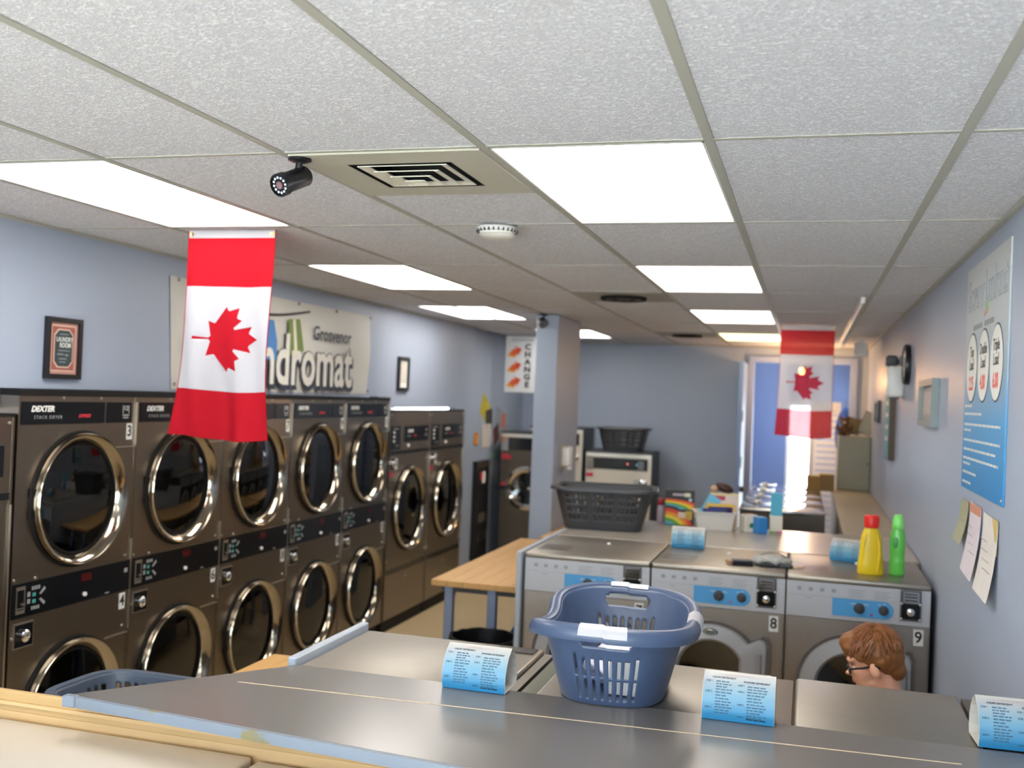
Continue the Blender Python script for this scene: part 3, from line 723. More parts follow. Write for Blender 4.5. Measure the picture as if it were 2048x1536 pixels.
# nearest row: only the tops show
def make_near_washer(W, label, hgt):
    t = thing('large_washer', label, 'washing machine', group='large washers in the foreground')
    MB().box(.004, W - .004, .0, .86, .10, hgt - .03).build('cabinet', steel_w, t)
    bx('plinth', rubber_m, t, .02, W - .02, .03, .83, 0, .10)
    MB().box(.0, W, -.012, .865, hgt - .030, hgt, bev=.008, seg=3).build('lid', mat('pale_steel_lid', 'd6cfc4', .36, .35, .03, 4), t, True)
    bx('control_panel', wpanel_m, t, .02, W - .02, -.006, 0, .80, hgt - .04)
    o = MB().lathe([(.30, 0), (.30, -.03), (.28, -.05), (.21, -.055), (.20, -.03)], (W * .47, 0, .47), 'y', 40).build('door', dgrey_door, t, True)
    MB().lathe([(.20, -.03), (.08, -.01), (.001, 0)], (W * .47, 0, .47), 'y', 40).build('glass', dglass, o, True)
    return t
for x, W, lab, hg in ((-1.345, .905, 'pale washer top at the bottom left of the foreground', 1.0), (-.425, .905, 'pale washer top just past the dark gap in the foreground', .992), (.49, .905, 'pale washer top in the foreground below the view, by the wall', 1.0)):
    t = make_near_washer(W, lab, hg); t.location = (x, -1.185, 0)
# far counter behind washers seven to nine, and along the right wall
t = thing('counter', 'grey laminate counter behind washers seven to nine', 'counter')
MB().box(-.572, 1.505, 3.452, 4.50, 1.062, 1.0995, bev=.004).build('worktop', mat('grey_laminate_far', '9c948a', .25, 0, .03, 2, spec=.6), t)
MB().box(-.56, 1.50, 3.47, 4.48, 0, 1.062).build('base', dgrey_m, t)
t = thing('counter', 'beige wall counter running back along the right wall', 'counter')
wc = mat('beige_laminate', '9d9684', .4, 0, .04)
MB().box(1.135, 1.508, 4.50, 9.40, 1.062, 1.0995, bev=.004).build('worktop', wc, t); MB().box(1.16, 1.505, 4.52, 9.40, 0, 1.062).build('base', wc, t)
# row of washers along y further back
def make_row_washer(first):
    t = thing('washer', '', 'washing machine', group='washers in the far row by the wall counter')
    W, D, T = .68, .665, 1.097
    MB().box(.004, W - .004, 0, D, .08, T - .03).build('cabinet', mat('dark_cabinet', '57524d', .4, .5), t)
    bx('plinth', rubber_m, t, .02, W - .02, .03, D - .03, 0, .08)
    lid = MB().box(.002, W - .002, -.01, D, T - .03, T, bev=.008, seg=2).build('lid', mat('bright_lid', 'cfd2d6', .14, 1.0, .02), t, True)
    MB().box(.06, .22, .06, .22, T, T + .012, bev=.004).build('soap_lid', lock_m, lid)
    MB().cyl((.45, .12, T), (.45, .12, T + .03), .02).ell((.45, .12, T + .035), (.026, .026, .014)).build('lid_button', lock_m, lid, True)
    bx('control_panel', wpanel_m, t, .02, W - .02, -.005, 0, .89, T - .035)
    o = MB().lathe([(.262, 0), (.262, -.03), (.24, -.045), (.178, -.05), (.163, -.03)], (W * .47, 0, .565), 'y', 40).build('door', dgrey_door, t, True)
    MB().lathe([(.163, -.03), (.08, -.01), (.001, 0)], (W * .47, 0, .565), 'y', 40).build('glass', dglass, o, True)
    return t
rw = make_row_washer(0)
for k, o in enumerate(('nearest of the far row, its dark side facing the boxes', 'second of the far row by the wall counter', 'third of the far row by the wall counter', 'farthest of the far row, before the blue doorway')):
    t = rw if k == 0 else copy_tree(rw)
    t.location = (.375 - .005 * k, 5.87 + .69 * (k + 1), 0); t.rotation_euler = (0, 0, -PI / 2)
    t['label'] = 'shiny topped washer, ' + o
# big machines at the back wall
cream_m = mat('cream_steel', 'd2c7b6', .35, .6, .03, 3)
def big_washer(name, W, T, loc, label, fm, nums=None, side=None, cz=None, R=None, D=.62):
    t = thing(name, label, 'washing machine', loc)
    cz = cz or T * .50; R = R or W * .36; cx = W * .5
    b = MB(); b.plate_hole(.0, W, .08, T - .245, cx, cz, R - .02, 0); b.box(0, W, 0, .02, T - .245, T - .02); b.build('front_panel', fm, t)
    MB().box(0, .01, .02, D, .08, T).box(W - .01, W, .02, D, .08, T).box(.01, W - .01, D - .01, D, .08, T).build('cabinet', side or dgrey_m, t)
    bx('top_panel', dgrey_m, t, -.006, W + .006, -.012, D, T - .02, T); bx('plinth', rubber_m, t, .02, W - .02, .03, D - .03, 0, .08)
    p = bx('control_panel', panel_m, t, .04, W - .04, -.008, 0, T - .20, T - .07)
    bx('trim_strip', edge_m, t, .0, W, -.014, 0, T - .06, T - .022)
    MB().lathe([(.008, -.008), (.006, -.014), (.001, -.015)], (W * .64, 0, T - .13), 'y', 12).build('red_lamp', emit('red_lamp', 'ff3040', 1.2), p); MB().lathe([(.007, -.008), (.005, -.013), (.001, -.014)], (W * .78, 0, T - .135), 'y', 12).build('teal_lamp', emit('teal_lamp', '30c0d0', .6), p)
    bx('coin_slot', mat('meter_steel', '6e6e70', .3, 1.0), p, W - .15, W - .08, -.014, -.008, T - .19, T - .09)
    bx('money_slot', chrome_m, t, .01, .085, -.02, 0, T - .21, T - .06)
    bx('red_tag', red_m, t, .005, .085, -.012, 0, T - .29, T - .25)
    d = MB().lathe([(R, 0), (R + .006, -.03), (R - .03, -.05), (R - .06, -.03)], (cx, 0, cz), 'y', 56).build('door', chrome_m, t, True)
    MB().lathe([(R - .06, -.03), (R - .1, -.02), (.001, -.01)], (cx, 0, cz), 'y', 48).build('glass', dglass, d, True)
    MB().box(cx - R - .09, cx - R + .02, -.07, -.02, cz - .02, cz + .02, bev=.005).build('door_handle', black_m, d)
    MB().lathe([(R - .02, 0), (R - .02, .4), (.001, .42)], (cx, 0, cz), 'y', 36).build('drum', drum_m, t, True)
    MB().lathe([(.055, 0), (.055, -.02), (.034, -.03), (.001, -.034)], (W - .09, 0, T - .335), 'y', 24).build('lock', lock_m, t, True)
    if nums: number_card(t, nums, W * .76, T - .33, w_=.05, h=.085)
    return t
big_washer('large_washer', .735, 1.352, (-1.495, 8.62, 0), 'cream fronted washer numbered fifteen, with a dark basket on top', cream_m, '15')
big_washer('tower_washer', .62, 1.59, (-2.205, 8.81, 0), 'tall cream fronted washer standing partly behind the blue pillar', cream_m)
t = big_washer('dark_washer', .62, 1.535, (-2.365, 8.18, 0), 'big steel washer with a chrome ring door left of the pillar', mat('dull_steel', '5f574d', .4, .9, .05, 3), None, cz=.92, R=.235, D=.56)
for z in (1.23, .93): bx('red_tag', red_m, t, .02, .12, -.03, -.01, z, z + .045)
# ================================================================== FLAGS
LEAF = 'm-90 2030 45-863a-111-98l-859 151 116-320a-20-73l-941-762 212-99a34-79l-186-572 542 115a73-38l105-247 423 454a111-57l-204-1052 327 189a91-27l332-652'
def leaf_pts():
    seq = [(-90, 2030), (45, -863), (-111, -98), (-859, 151), (116, -320), (-20, -73), (-941, -762), (212, -99), (34, -79), (-186, -572), (542, 115), (73, -38), (105, -247), (423, 454), (111, -57), (-204, -1052), (327, 189), (91, -27), (332, -652)]
    x = y = 0; P = []
    for dx, dy in seq: x += dx; y += dy; P.append((x, -y))
    return P + [(-a, b) for a, b in P[-2::-1]]       # leaf pointing up (+y)
def flag(name, label, x0, x1, zt, zs, Y, wob, mats_):
    """hung by its short edge; the leaf points to +x"""
    t = thing(name, label, 'flag', ((x0 + x1) / 2, Y, zt)); W = x1 - x0; w2 = W / 2
    zr1, zw, zb = zs                                     # depths of red top, white, bottom edge below the header
    hd = .034
    def shape(u, v):                                     # u across, v downwards
        f = v / zb
        s = 1 + wob[0] * math.sin(f * 3.2)
        y = wob[1] * f * math.sin(u / W * 7 + f * 2.0) + wob[1] * .7 * f * math.sin(u / W * 15 - f * 5) + .012 * f
        return Vector((u * s + wob[2] * f * f * (0.5 - u / W) , y, -v - .010 * f * f * math.sin(u / W * 5 + 1)))
    sc = .305 / 4030; cv = hd + (zr1 + zw) / 2
    leaf = [(ly * sc - .002, cv + lx * sc) for lx, ly in leaf_pts()]
    V, E = [], []
    nx, nz = 22, 54
    for j in range(nz + 1):
        for i in range(nx + 1):
            V.append((-w2 + W * i / nx, zb * j / nz))
    for vb in (hd, hd + zr1, hd + zw):
        b0 = len(V)
        for i in range(nx + 1): V.append((-w2 + W * (i + .003) / (nx + .006), vb))
        E += [(b0 + i, b0 + i + 1) for i in range(nx)]
    b0 = len(V); V += leaf; E += [(b0 + i, b0 + (i + 1) % len(leaf)) for i in range(len(leaf))]
    r = delaunay_2d_cdt([Vector(v) for v in V], E, [], 0, 1e-6)
    def inside(x, y):
        c = False; n = len(leaf)
        for i in range(n):
            (ax, ay), (bx_, by) = leaf[i], leaf[i - 1]
            if (ay > y) != (by > y) and x < (bx_ - ax) * (y - ay) / (by - ay) + ax: c = not c
        return c
    groups = {'header_band': [], 'red_band': [], 'white_field': [], 'red_band.': [], 'maple_leaf': []}
    for f in r[2]:
        cx = sum(r[0][i].x for i in f) / 3; cy = sum(r[0][i].y for i in f) / 3
        k = 'header_band' if cy < hd else 'red_band' if cy < hd + zr1 else 'red_band.' if cy > hd + zw else 'maple_leaf' if inside(cx, cy) else 'white_field'
        groups[k].append(f)
    for k, fs in groups.items():
        mp = {}; vs = []; ff = []
        for f in fs:
            q = []
            for i in f:
                if i not in mp: mp[i] = len(vs); vs.append(shape(*r[0][i]))
                q.append(mp[i])
            ff.append(q)
        me = bpy.data.meshes.new(k.strip('.')); me.from_pydata([tuple(v) for v in vs], [], ff)
        link(k.strip('.'), me, mats_[0] if 'red' in k or k == 'maple_leaf' else mats_[1], t, True)
    hb = MB()
    for u in (-w2, w2): 
        path = [shape(u, zb * q / 30) for q in range(31)]; hb.tube(path, .0022, 5)
    hb.tube([shape(-w2 + W * q / 20, zb) for q in range(21)], .0024, 5)
    hb.build('hem', mats_[0], t)
    for s in (-1, 1):
        MB().lathe([(.004, -.002), (.009, -.003), (.010, 0), (.009, .003), (.004, .002)], tuple(shape(s * (w2 - .016), hd / 2)), 'y', 18).build('grommet', mat('brass', 'c8b070', .3, 1.0), t, True)
    return t
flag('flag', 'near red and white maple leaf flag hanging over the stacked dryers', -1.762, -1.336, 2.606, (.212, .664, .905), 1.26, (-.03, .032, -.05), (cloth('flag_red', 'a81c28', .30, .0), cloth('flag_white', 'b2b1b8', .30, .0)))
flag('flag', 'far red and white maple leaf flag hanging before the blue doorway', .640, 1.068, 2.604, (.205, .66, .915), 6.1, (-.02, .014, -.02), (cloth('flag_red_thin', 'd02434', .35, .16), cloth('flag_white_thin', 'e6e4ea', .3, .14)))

# ================================================================== LEFT WALL: banner, framed prints  (built facing -y, turned to face +x)
def on_left(name, label, cat, y, z, x=XL, group=None):
    return thing(name, label, cat, (x + .001, y, z), PI / 2, group)
def on_right(name, label, cat, y, z, x=XR, group=None):
    return thing(name, label, cat, (x - .001, y, z), -PI / 2, group)
t = on_left('banner', 'large off white wall banner with clothesline drawing and shop name', 'banner', 3.32, 2.2)
W, Hh = 1.28, .302
def bsh(u, v): return (u, -.004 - .010 * (1 + math.sin(u * 6 + v * 3)) * (1 - abs(v) / Hh) - .012 * max(0, (u - .5)) * max(0, v + .05), v)
b = MB(); g = [[b.bm.verts.new(bsh(-W + 2 * W * i / 48 + (.05 * (j / 12 - 1) * -1 if i == 0 else 0), -Hh + 2 * Hh * j / 12)) for j in range(13)] for i in range(49)]
for i in range(48):
    for j in range(12): b.bm.faces.new((g[i][j], g[i + 1][j], g[i + 1][j + 1], g[i][j + 1]))
sheet = b.build('sheet', mat('banner_vinyl', 'cbc8c0', .5, 0, .03, 3, .05, 5), t, True)
b = MB()
for u in (-1.24, -.42, .1, .66, 1.24):
    for v in (-.275, .285): b.lathe([(.004, -.032), (.010, -.034), (.010, -.028)], (u, 0, v), 'y', 12)
b.build('grommet', mat('dull_brass', '7a7468', .4, .8), t)
navy = mat('navy_ink', '2c3044', .6, 0, .05)
def out_text(s, size, x, z, bold):
    text('letter_shadow', s, size, navy, t, front(x + .020, z - .022, -.030), bold=bold + .010, wscale=.80, spacing=1.02)
    text('letter_outline', s, size, navy, t, front(x, z, -.031), bold=bold + .007, wscale=.80, spacing=1.02)
    text('lettering', s, size, mat('banner_white', 'd4d1c8', .6, 0, .02), t, front(x, z, -.0325), bold=bold, wscale=.80, spacing=1.02)
out_text('Laundromat', .46, .02, -.105, .010)
text('name_lettering', 'Grosvenor', .135, navy, t, front(.615, .105, -.031), bold=.002, wscale=1.0)
MB().tube([(-.95 + 1.2 * k / 20, -.031, .215 - .05 * math.sin(PI * k / 20) + .03 * k / 20) for k in range(21)], .007, 6).build('clothesline', ink_m, t)
MB().prism([(-.03, -.031, .175), (.12, -.031, .185), (.19, -.031, -.02), (.10, -.031, -.07), (-.06, -.031, -.05), (-.02, -.031, .03)], (0, -.001, 0)).build('green_shirt', mat('green_print', '6f7f43', .6), t)
MB().prism([(.02, -.033, .175), (.055, -.033, .178), (.10, -.033, -.05), (.06, -.033, -.06)], (0, -.001, 0)).build('shirt_stripe', mat('cream_print', 'd6d2bc', .6), t)
MB().prism([(-.34, -.031, .155), (-.22, -.031, .150), (-.17, -.031, .02), (-.17, -.031, -.10), (-.36, -.031, -.10)], (0, -.001, 0)).build('blue_shirt', mat('blue_print', '3f78b4', .6), t)
MB().prism([(-1.15, -.031, -.06), (-.98, -.031, .09), (-.88, -.031, -.02), (-1.02, -.031, -.16)], (0, -.001, 0)).build('grey_sock', mat('sock_print', '7c7e88', .6), t)

def frame(t, w_, h_, th, dp, fm, mm, pm=None, inset=.0):
    b = MB(); b.box(-w_/2, w_/2, -dp, 0, h_/2 - th, h_/2); b.box(-w_/2, w_/2, -dp, 0, -h_/2, -h_/2 + th); b.box(-w_/2, -w_/2 + th, -dp, 0, -h_/2 + th, h_/2 - th); b.box(w_/2 - th, w_/2, -dp, 0, -h_/2 + th, h_/2 - th)
    b.build('frame', fm, t)
    p = bx('mount', mm, t, -w_/2 + th, w_/2 - th, -dp * .4, 0, -h_/2 + th, h_/2 - th)
    return p
t = on_left('framed_print', 'black framed laundry room print on the wall left of the near flag', 'picture', 1.252, 2.070)
p = frame(t, .228, .278, .022, .022, black_m, mat('salmon_mount', 'b98a82', .7, 0, .08, 30))
def octa(a, h, c): return [(-a, h - c), (-a + c, h), (a - c, h), (a, h - c), (a, -h + c), (a - c, -h), (-a + c, -h), (-a, -h + c)]
MB().prism([(x, -.0095, z) for x, z in ((-.078, .105), (.078, .105), (.078, -.105), (-.078, -.105))], (0, .001, 0)).build('pale_border', mat('peach_print', 'd8b49c', .7), p)
MB().prism([(x, -.0105, z) for x, z in ((-.072, .099), (.072, .099), (.072, -.099), (-.072, -.099))], (0, .001, 0)).build('red_field', mat('brick_print', '9a5a54', .7), p)
MB().prism([(x, -.0115, z) for x, z in octa(.062, .088, .026)], (0, .001, 0)).build('label_border', mat('peach_print', 'd8b49c', .7), p)
MB().prism([(x, -.0125, z) for x, z in octa(.056, .082, .024)], (0, .001, 0)).build('label_field', mat('slate_print', '344247', .7), p)
text('lettering', 'LAUNDRY', .030, print_m, p, front(.004, .040, -.0127), bold=.0006, wscale=.78); text('lettering', 'ROOM', .030, print_m, p, front(.010, .014, -.0127), bold=.001, wscale=.8)
bars('fine_print', greyprint_m, p, [(-.03, .03, .062, .066), (-.035, .04, -.012, -.008), (-.04, .0, -.030, -.024), (.01, .03, -.034, -.026), (-.03, .02, -.05, -.045), (-.025, .015, -.064, -.060)], -.0127)
t = on_left('framed_print', 'small black framed print above the far large dryers', 'picture', 5.315, 2.078)
p = frame(t, .23, .287, .030, .022, black_m, paper_m)
bars('fine_print', mat('tan_print', 'b09a86', .7), p, [(-.07, .07, .085 - .022 * k, .095 - .022 * k) for k in range(8)], -.0092)

# ================================================================== RECESS AT THE FAR LEFT
t = thing('sign', 'hanging white sign with three orange arrows and the word change', 'sign', (-2.115, 8.05, 1.97))
MB().box(-.205, .205, -.004, .004, 0, .612).build('board', mat('sign_board', 'd2d2d4', .5, 0, .02), t)
for s in (-1, 1): MB().cyl((s * .17, 0, .612), (s * .17, 0, .644), .003, seg=6).build('hanger', edge_m, t)
for k in range(3):
    z = .43 - .165 * k
    MB().prism([(x, -.0045, z + q) for x, q in ((-.185, -.035), (-.115, .045), (-.085, .042), (-.105, .075), (-.02, .045), (-.062, -.035), (-.07, -.005), (-.10, -.055))], (0, -.001, 0)).build('arrow', gradient('orange_print%d' % k, [(0, 'd8701e'), (.5, 'd4581c'), (1, 'b83418')], 0, -.19, -.02), t)
    MB().prism([(x, -.0047, z + q) for x, q in ((-.185, -.035), (-.10, -.055), (-.095, -.035), (-.17, -.012))], (0, -.0012, 0)).build('arrow_fold', mat('amber_print', 'd89a30', .6), t)
for k, c in enumerate('CHANGE'): text('letter', c, .084, ink_m, t, front(.048, .495 - .082 * k, -.0047), bold=.004, wscale=1.15)
text('header_lettering', 'Laundromat', .05, mat('violet_print', '6a6c90', .6), t, front(-.02, .575, -.0047), shear=.3)
PP = [('yellow and black flyer on the notice wall', 'b8a83a', 7.95, 1.78, .30, .24, .5), ('dark flyer on the notice wall', '3a3a34', 8.10, 1.66, .24, .22, -.1), ('white sheet on the notice wall', 'c4bcb4', 8.02, 1.48, .34, .26, 0), ('orange note at the near edge of the notice wall', 'd88830', 7.66, 1.46, .14, .13, .1), ('brown photo note on the notice wall', '6a3a2c', 8.40, 1.49, .20, .20, -.4), ('salmon note on the notice wall', 'cc8468', 8.66, 1.64, .18, .16, .2), ('tan envelope on the notice wall', 'a8965c', 8.72, 1.36, .26, .34, -.1), ('pale green slip on the notice wall', 'a8c4bc', 8.30, 1.25, .30, .08, .1), ('pale sheet with picture on the notice wall', '9aa0aa', 8.45, 1.68, .24, .22, .2), ('grey white sheet lowest on the notice wall', 'c2c6c6', 8.40, 1.10, .28, .24, .6)]
for k, (lab, c, y, z, w_, h_, a) in enumerate(PP):
    t = on_left('paper_note', lab, 'paper', y, z, -2.5 + .002 * (k % 4), 'notes pinned on the recess wall')
    b = MB().box(-w_/2, w_/2, -.0015, 0, -h_/2, h_/2); b.bm.transform(Matrix.Rotation(a, 4, 'Y')); sh = b.build('sheet', mat('note_' + c, c, .8, 0, .12, 20), t)
    MB().lathe([(.008, -.002), (.006, -.008), (.001, -.009)], (0, 0, h_ * .4), 'y', 10).build('pin', dgrey_m, t)
t = on_left('change_machine', 'black coin change machine set in the recess wall under the notes', 'change machine', 7.83, 0, -2.5)
MB().box(-.22, .22, -.045, 0, .12, 1.22, bev=.006).build('cabinet', black_m, t)
bx('sticker', red_m, t, -.10, -.02, -.047, -.045, 1.02, 1.10); bx('sticker', paper_m, t, -.02, .08, -.047, -.045, .98, 1.10); bx('bill_slot', chrome_m, t, -.12, .12, -.052, -.045, .56, .66)
bx('coin_tray', mat('meter_steel', '6e6e70', .3, 1.0), t, -.14, .14, -.06, -.045, .36, .46); bx('header_panel', mat('bronze', '5c4a38', .4, .5), t, -.2, .2, -.048, -.045, 1.15, 1.2)
t = thing('soap_dispenser', 'small white dispenser mounted on the shaded side of the pillar', 'dispenser', (-1.10, 5.74, 1.36), PI / 2)
MB().box(-.09, .09, -.012, -.001, -.02, .18, bev=.004).build('back_plate', mat('plate_beige', 'b8b4a8', .5), t); MB().box(-.065, .065, -.085, -.012, 0, .165, bev=.018, seg=3).build('body', white_m, t, True); MB().box(-.03, .03, -.09, -.05, -.03, .0, bev=.006).build('lever', white_m, t)

# ================================================================== RIGHT WALL
t = on_right('price_poster', 'tall grey to blue price poster with three white ovals', 'poster', 1.52, 2.0825)
MB().box(-.47, .47, -.006, 0, -.4475, .4475).build('board', gradient('poster_print', [(0, '1e7fbe'), (.30, '4a98cc'), (.52, '92aabb'), (.72, 'b4bcc0'), (1, 'c0c2c2')], 2, -.4475, .4475), t)
grey_o = mat('outline_grey', '8e9196', .6)
text('title_outline', 'Grosvenor Laundromat', .175, grey_o, t, front(0, .325, -.0062), bold=.003, wscale=.52)
text('title_lettering', 'Grosvenor Laundromat', .175, mat('title_pale', 'b2b6ba', .6), t, front(0, .325, -.0068), bold=-.002, wscale=.52)
for c, P in (('9ec8a0', [(-.02, .265), (.08, .285), (.05, .235)]), ('d6c08a', [(.03, .255), (.09, .25), (.05, .225)]), ('d8a49c', [(-.03, .245), (.03, .24), (-.02, .222)])):
    MB().prism([(x, -.0062, z) for x, z in P], (0, -.001, 0)).build('swoosh', mat('sw' + c, c, .6), t)
bars('subtitle', greyprint_m, t, [(-.27 + .052 * k, -.228 + .052 * k, .186, .206) for k in range(9) if k != 4], -.0062)
for k, (a, b_, pr) in enumerate((('Top', 'Load', '2.25'), ('Double', 'Load', '4.00'), ('Triple', 'Load', '6.00'))):
    cx = -.275 + .275 * k; cz = .038
    e = MB(); n = 40
    e.prism([(cx + .128 * math.cos(2 * PI * q / n), -.0064, cz + .140 * math.sin(2 * PI * q / n)) for q in range(n)], (0, -.001, 0)); o = e.build('oval_border', mat('oval_edge', '4a4e5c', .6), t)
    e = MB(); e.prism([(cx + .122 * math.cos(2 * PI * q / n), -.0076, cz + .133 * math.sin(2 * PI * q / n)) for q in range(n)], (0, -.001, 0)); e.build('oval', paper_m, o)
    text('lettering', a, .06, ink_m, o, front(cx, cz + .062, -.0088), wscale=.9, bold=.0008); text('lettering', b_, .06, ink_m, o, front(cx, cz + .010, -.0088), wscale=.9, bold=.0008)
    text('price', pr, .075, mat('price_red', 'd85a4c', .6), o, front(cx, cz - .065, -.0088), wscale=.85, bold=.002)
R_ = []
for z, w_ in ((-.118, .16), (-.150, .42), (-.192, .80), (-.215, .15), (-.255, .80), (-.292, .74), (-.328, .78), (-.350, .16), (-.385, .32), (-.425, .22)):
    x = -.43
    while x < -.43 + w_:
        l = .05 + .05 * random.random(); R_.append((x, min(x + l, -.43 + w_ + .02), z, z + .009)); x += l + .012
bars('small_print', print_m, t, R_, -.0062)
MB().lathe([(.006, -.006), (.005, -.009), (.001, -.010)], (.45, 0, -.43), 'y', 10).build('screw', edge_m, t)
for lab, y, z, w_, h_, c, a in (('greenish drawing pinned on the wall under the poster, far one', 1.885, 1.50, .20, .17, 'a3a184', .0), ('white sheet with orange top pinned in the middle under the poster', 1.61, 1.455, .26, .27, 'd6ccd2', .05), ('cream sheet with a yellow corner pinned nearest under the poster', 1.275, 1.44, .29, .28, 'd8d2cc', .02)):
    t = on_right('paper_note', lab, 'paper', y, z, group='papers under the price poster')
    b = MB(); N_ = 8
    for q in range(N_):
        u0_, u1 = -h_/2 + h_ * q / N_, -h_/2 + h_ * (q + 1) / N_; f = lambda v: -.003 - .03 * ((v - h_/2) / h_) ** 2
        b.prism([(-w_/2, f(u0_), u0_), (w_/2, f(u0_), u0_), (w_/2, f(u1), u1), (-w_/2, f(u1), u1)], (0, -.001, 0))
    b.bm.transform(Matrix.Rotation(a, 4, 'Y')); b.build('sheet', mat('sheet_' + c, c, .8, 0, .10, 12), t)
    if 'orange' in lab: bx('top_strip', mat('orange_strip', 'c88a70', .7), t, -w_/2, w_/2, -.006, -.004, h_/2 - .035, h_/2)
    if 'yellow' in lab: MB().prism([(w_/2 - .1, -.005, h_/2), (w_/2, -.005, h_/2), (w_/2, -.005, h_/2 - .12)], (0, -.001, 0)).build('corner', mat('yellow_corner', 'c8b06a', .7), t)
    bars('pencil_line', greyprint_m, t, [(-w_ * .3 + .02 * q, w_ * .2 + .02 * q, h_ * (.2 - .12 * q), h_ * (.2 - .12 * q) + .002) for q in range(4)] if 'green' not in lab else [(-.05, .05, .0, .003)], -.022 if 'green' not in lab else -.012)
t = on_right('framed_picture', 'grey framed picture with pale mount between the clock and the poster', 'picture', 3.22, 1.985)
p = frame(t, .66, .25, .035, .035, mat('frame_grey', '7f8a8c', .5, .1), mat('grey_mount', '9a9690', .7))
bx('print', mat('beige_print', 'b4a8a4', .7, 0, .15, 20), p, -.22, .22, -.016, -.014, -.06, .06)
t = on_right('wall_clock', 'round black wall clock above the white dispenser', 'clock', 4.54, 2.242)
MB().lathe([(.001, -.002), (.132, -.002), (.135, -.016), (.132, -.034), (.122, -.038), (.114, -.031)], (0, 0, 0), 'y', 48).build('case', black_m, t, True)
MB().lathe([(.116, -.031), (.001, -.031)], (0, 0, 0), 'y', 40).build('dial', paper_m, t)
b = MB()
for k in range(12):
    a = PI / 6 * k; b.box(-.003, .003, -.0335, -.0315, .088, .104); b.bm.verts.ensure_lookup_table()
    for v in b.bm.verts[-8:]: v.co = Matrix.Rotation(a, 3, 'Y') @ v.co
b.build('hour_mark', ink_m, t)['kind'] = 'stuff'
for a, l in ((.8, .06), (3.6, .085)):
    b = MB().box(-.004, .004, -.036, -.034, -.012, l); b.bm.transform(Matrix.Rotation(a, 4, 'Y')); b.build('clock_hand', ink_m, t)
t = on_right('towel_dispenser', 'white dispenser box on the wall below the clock', 'dispenser', 4.98, 2.03)
MB().box(-.13, .13, -.11, 0, 0, .215, bev=.02, seg=3).build('cover', white_m, t, True); MB().box(-.10, .10, -.09, -.03, -.012, 0).build('slot', dgrey_m, t)
t = on_right('speaker', 'small dark speaker on the wall beyond the clock', 'speaker', 5.35, 2.255)
MB().box(-.06, .06, -.09, -.012, 0, .085, bev=.012).build('housing', dgrey_m, t); MB().box(-.02, .02, -.012, 0, .02, .06).build('bracket', black_m, t); MB().lathe([(.035, -.090), (.03, -.094), (.001, -.094)], (0, 0, .042), 'y', 24).build('grille', black_m, t)
t = on_right('long_sign', 'tall teal wooden sign with brown edge on the right wall', 'sign', 5.68, 1.815)
MB().box(-.20, .20, -.045, 0, -.255, .255).build('board', mat('walnut', '54402e', .5, 0, .15, 20), t); bx('face', mat('teal_face', '5c9a9c', .6, 0, .1, 10), t, -.19, .19, -.048, -.045, -.245, .245)
bars('lettering_line', print_m, t, [(-.12, .12, .16 - .09 * k, .19 - .09 * k) for k in range(4)], -.0482)
t = on_right('framed_picture', 'small dark framed picture with a painted pale glare far down the right wall', 'picture', 7.35, 1.92)
p = frame(t, .46, .2, .025, .03, black_m, mat('glossy_glare_print', 'b8c4d4', .08, 0, .05))
bx('print', mat('painted_glare', 'c8d4e0', .1), p, -.17, .17, -.016, -.014, -.06, .06)  # reflected glare painted as pale colour on the mount and print
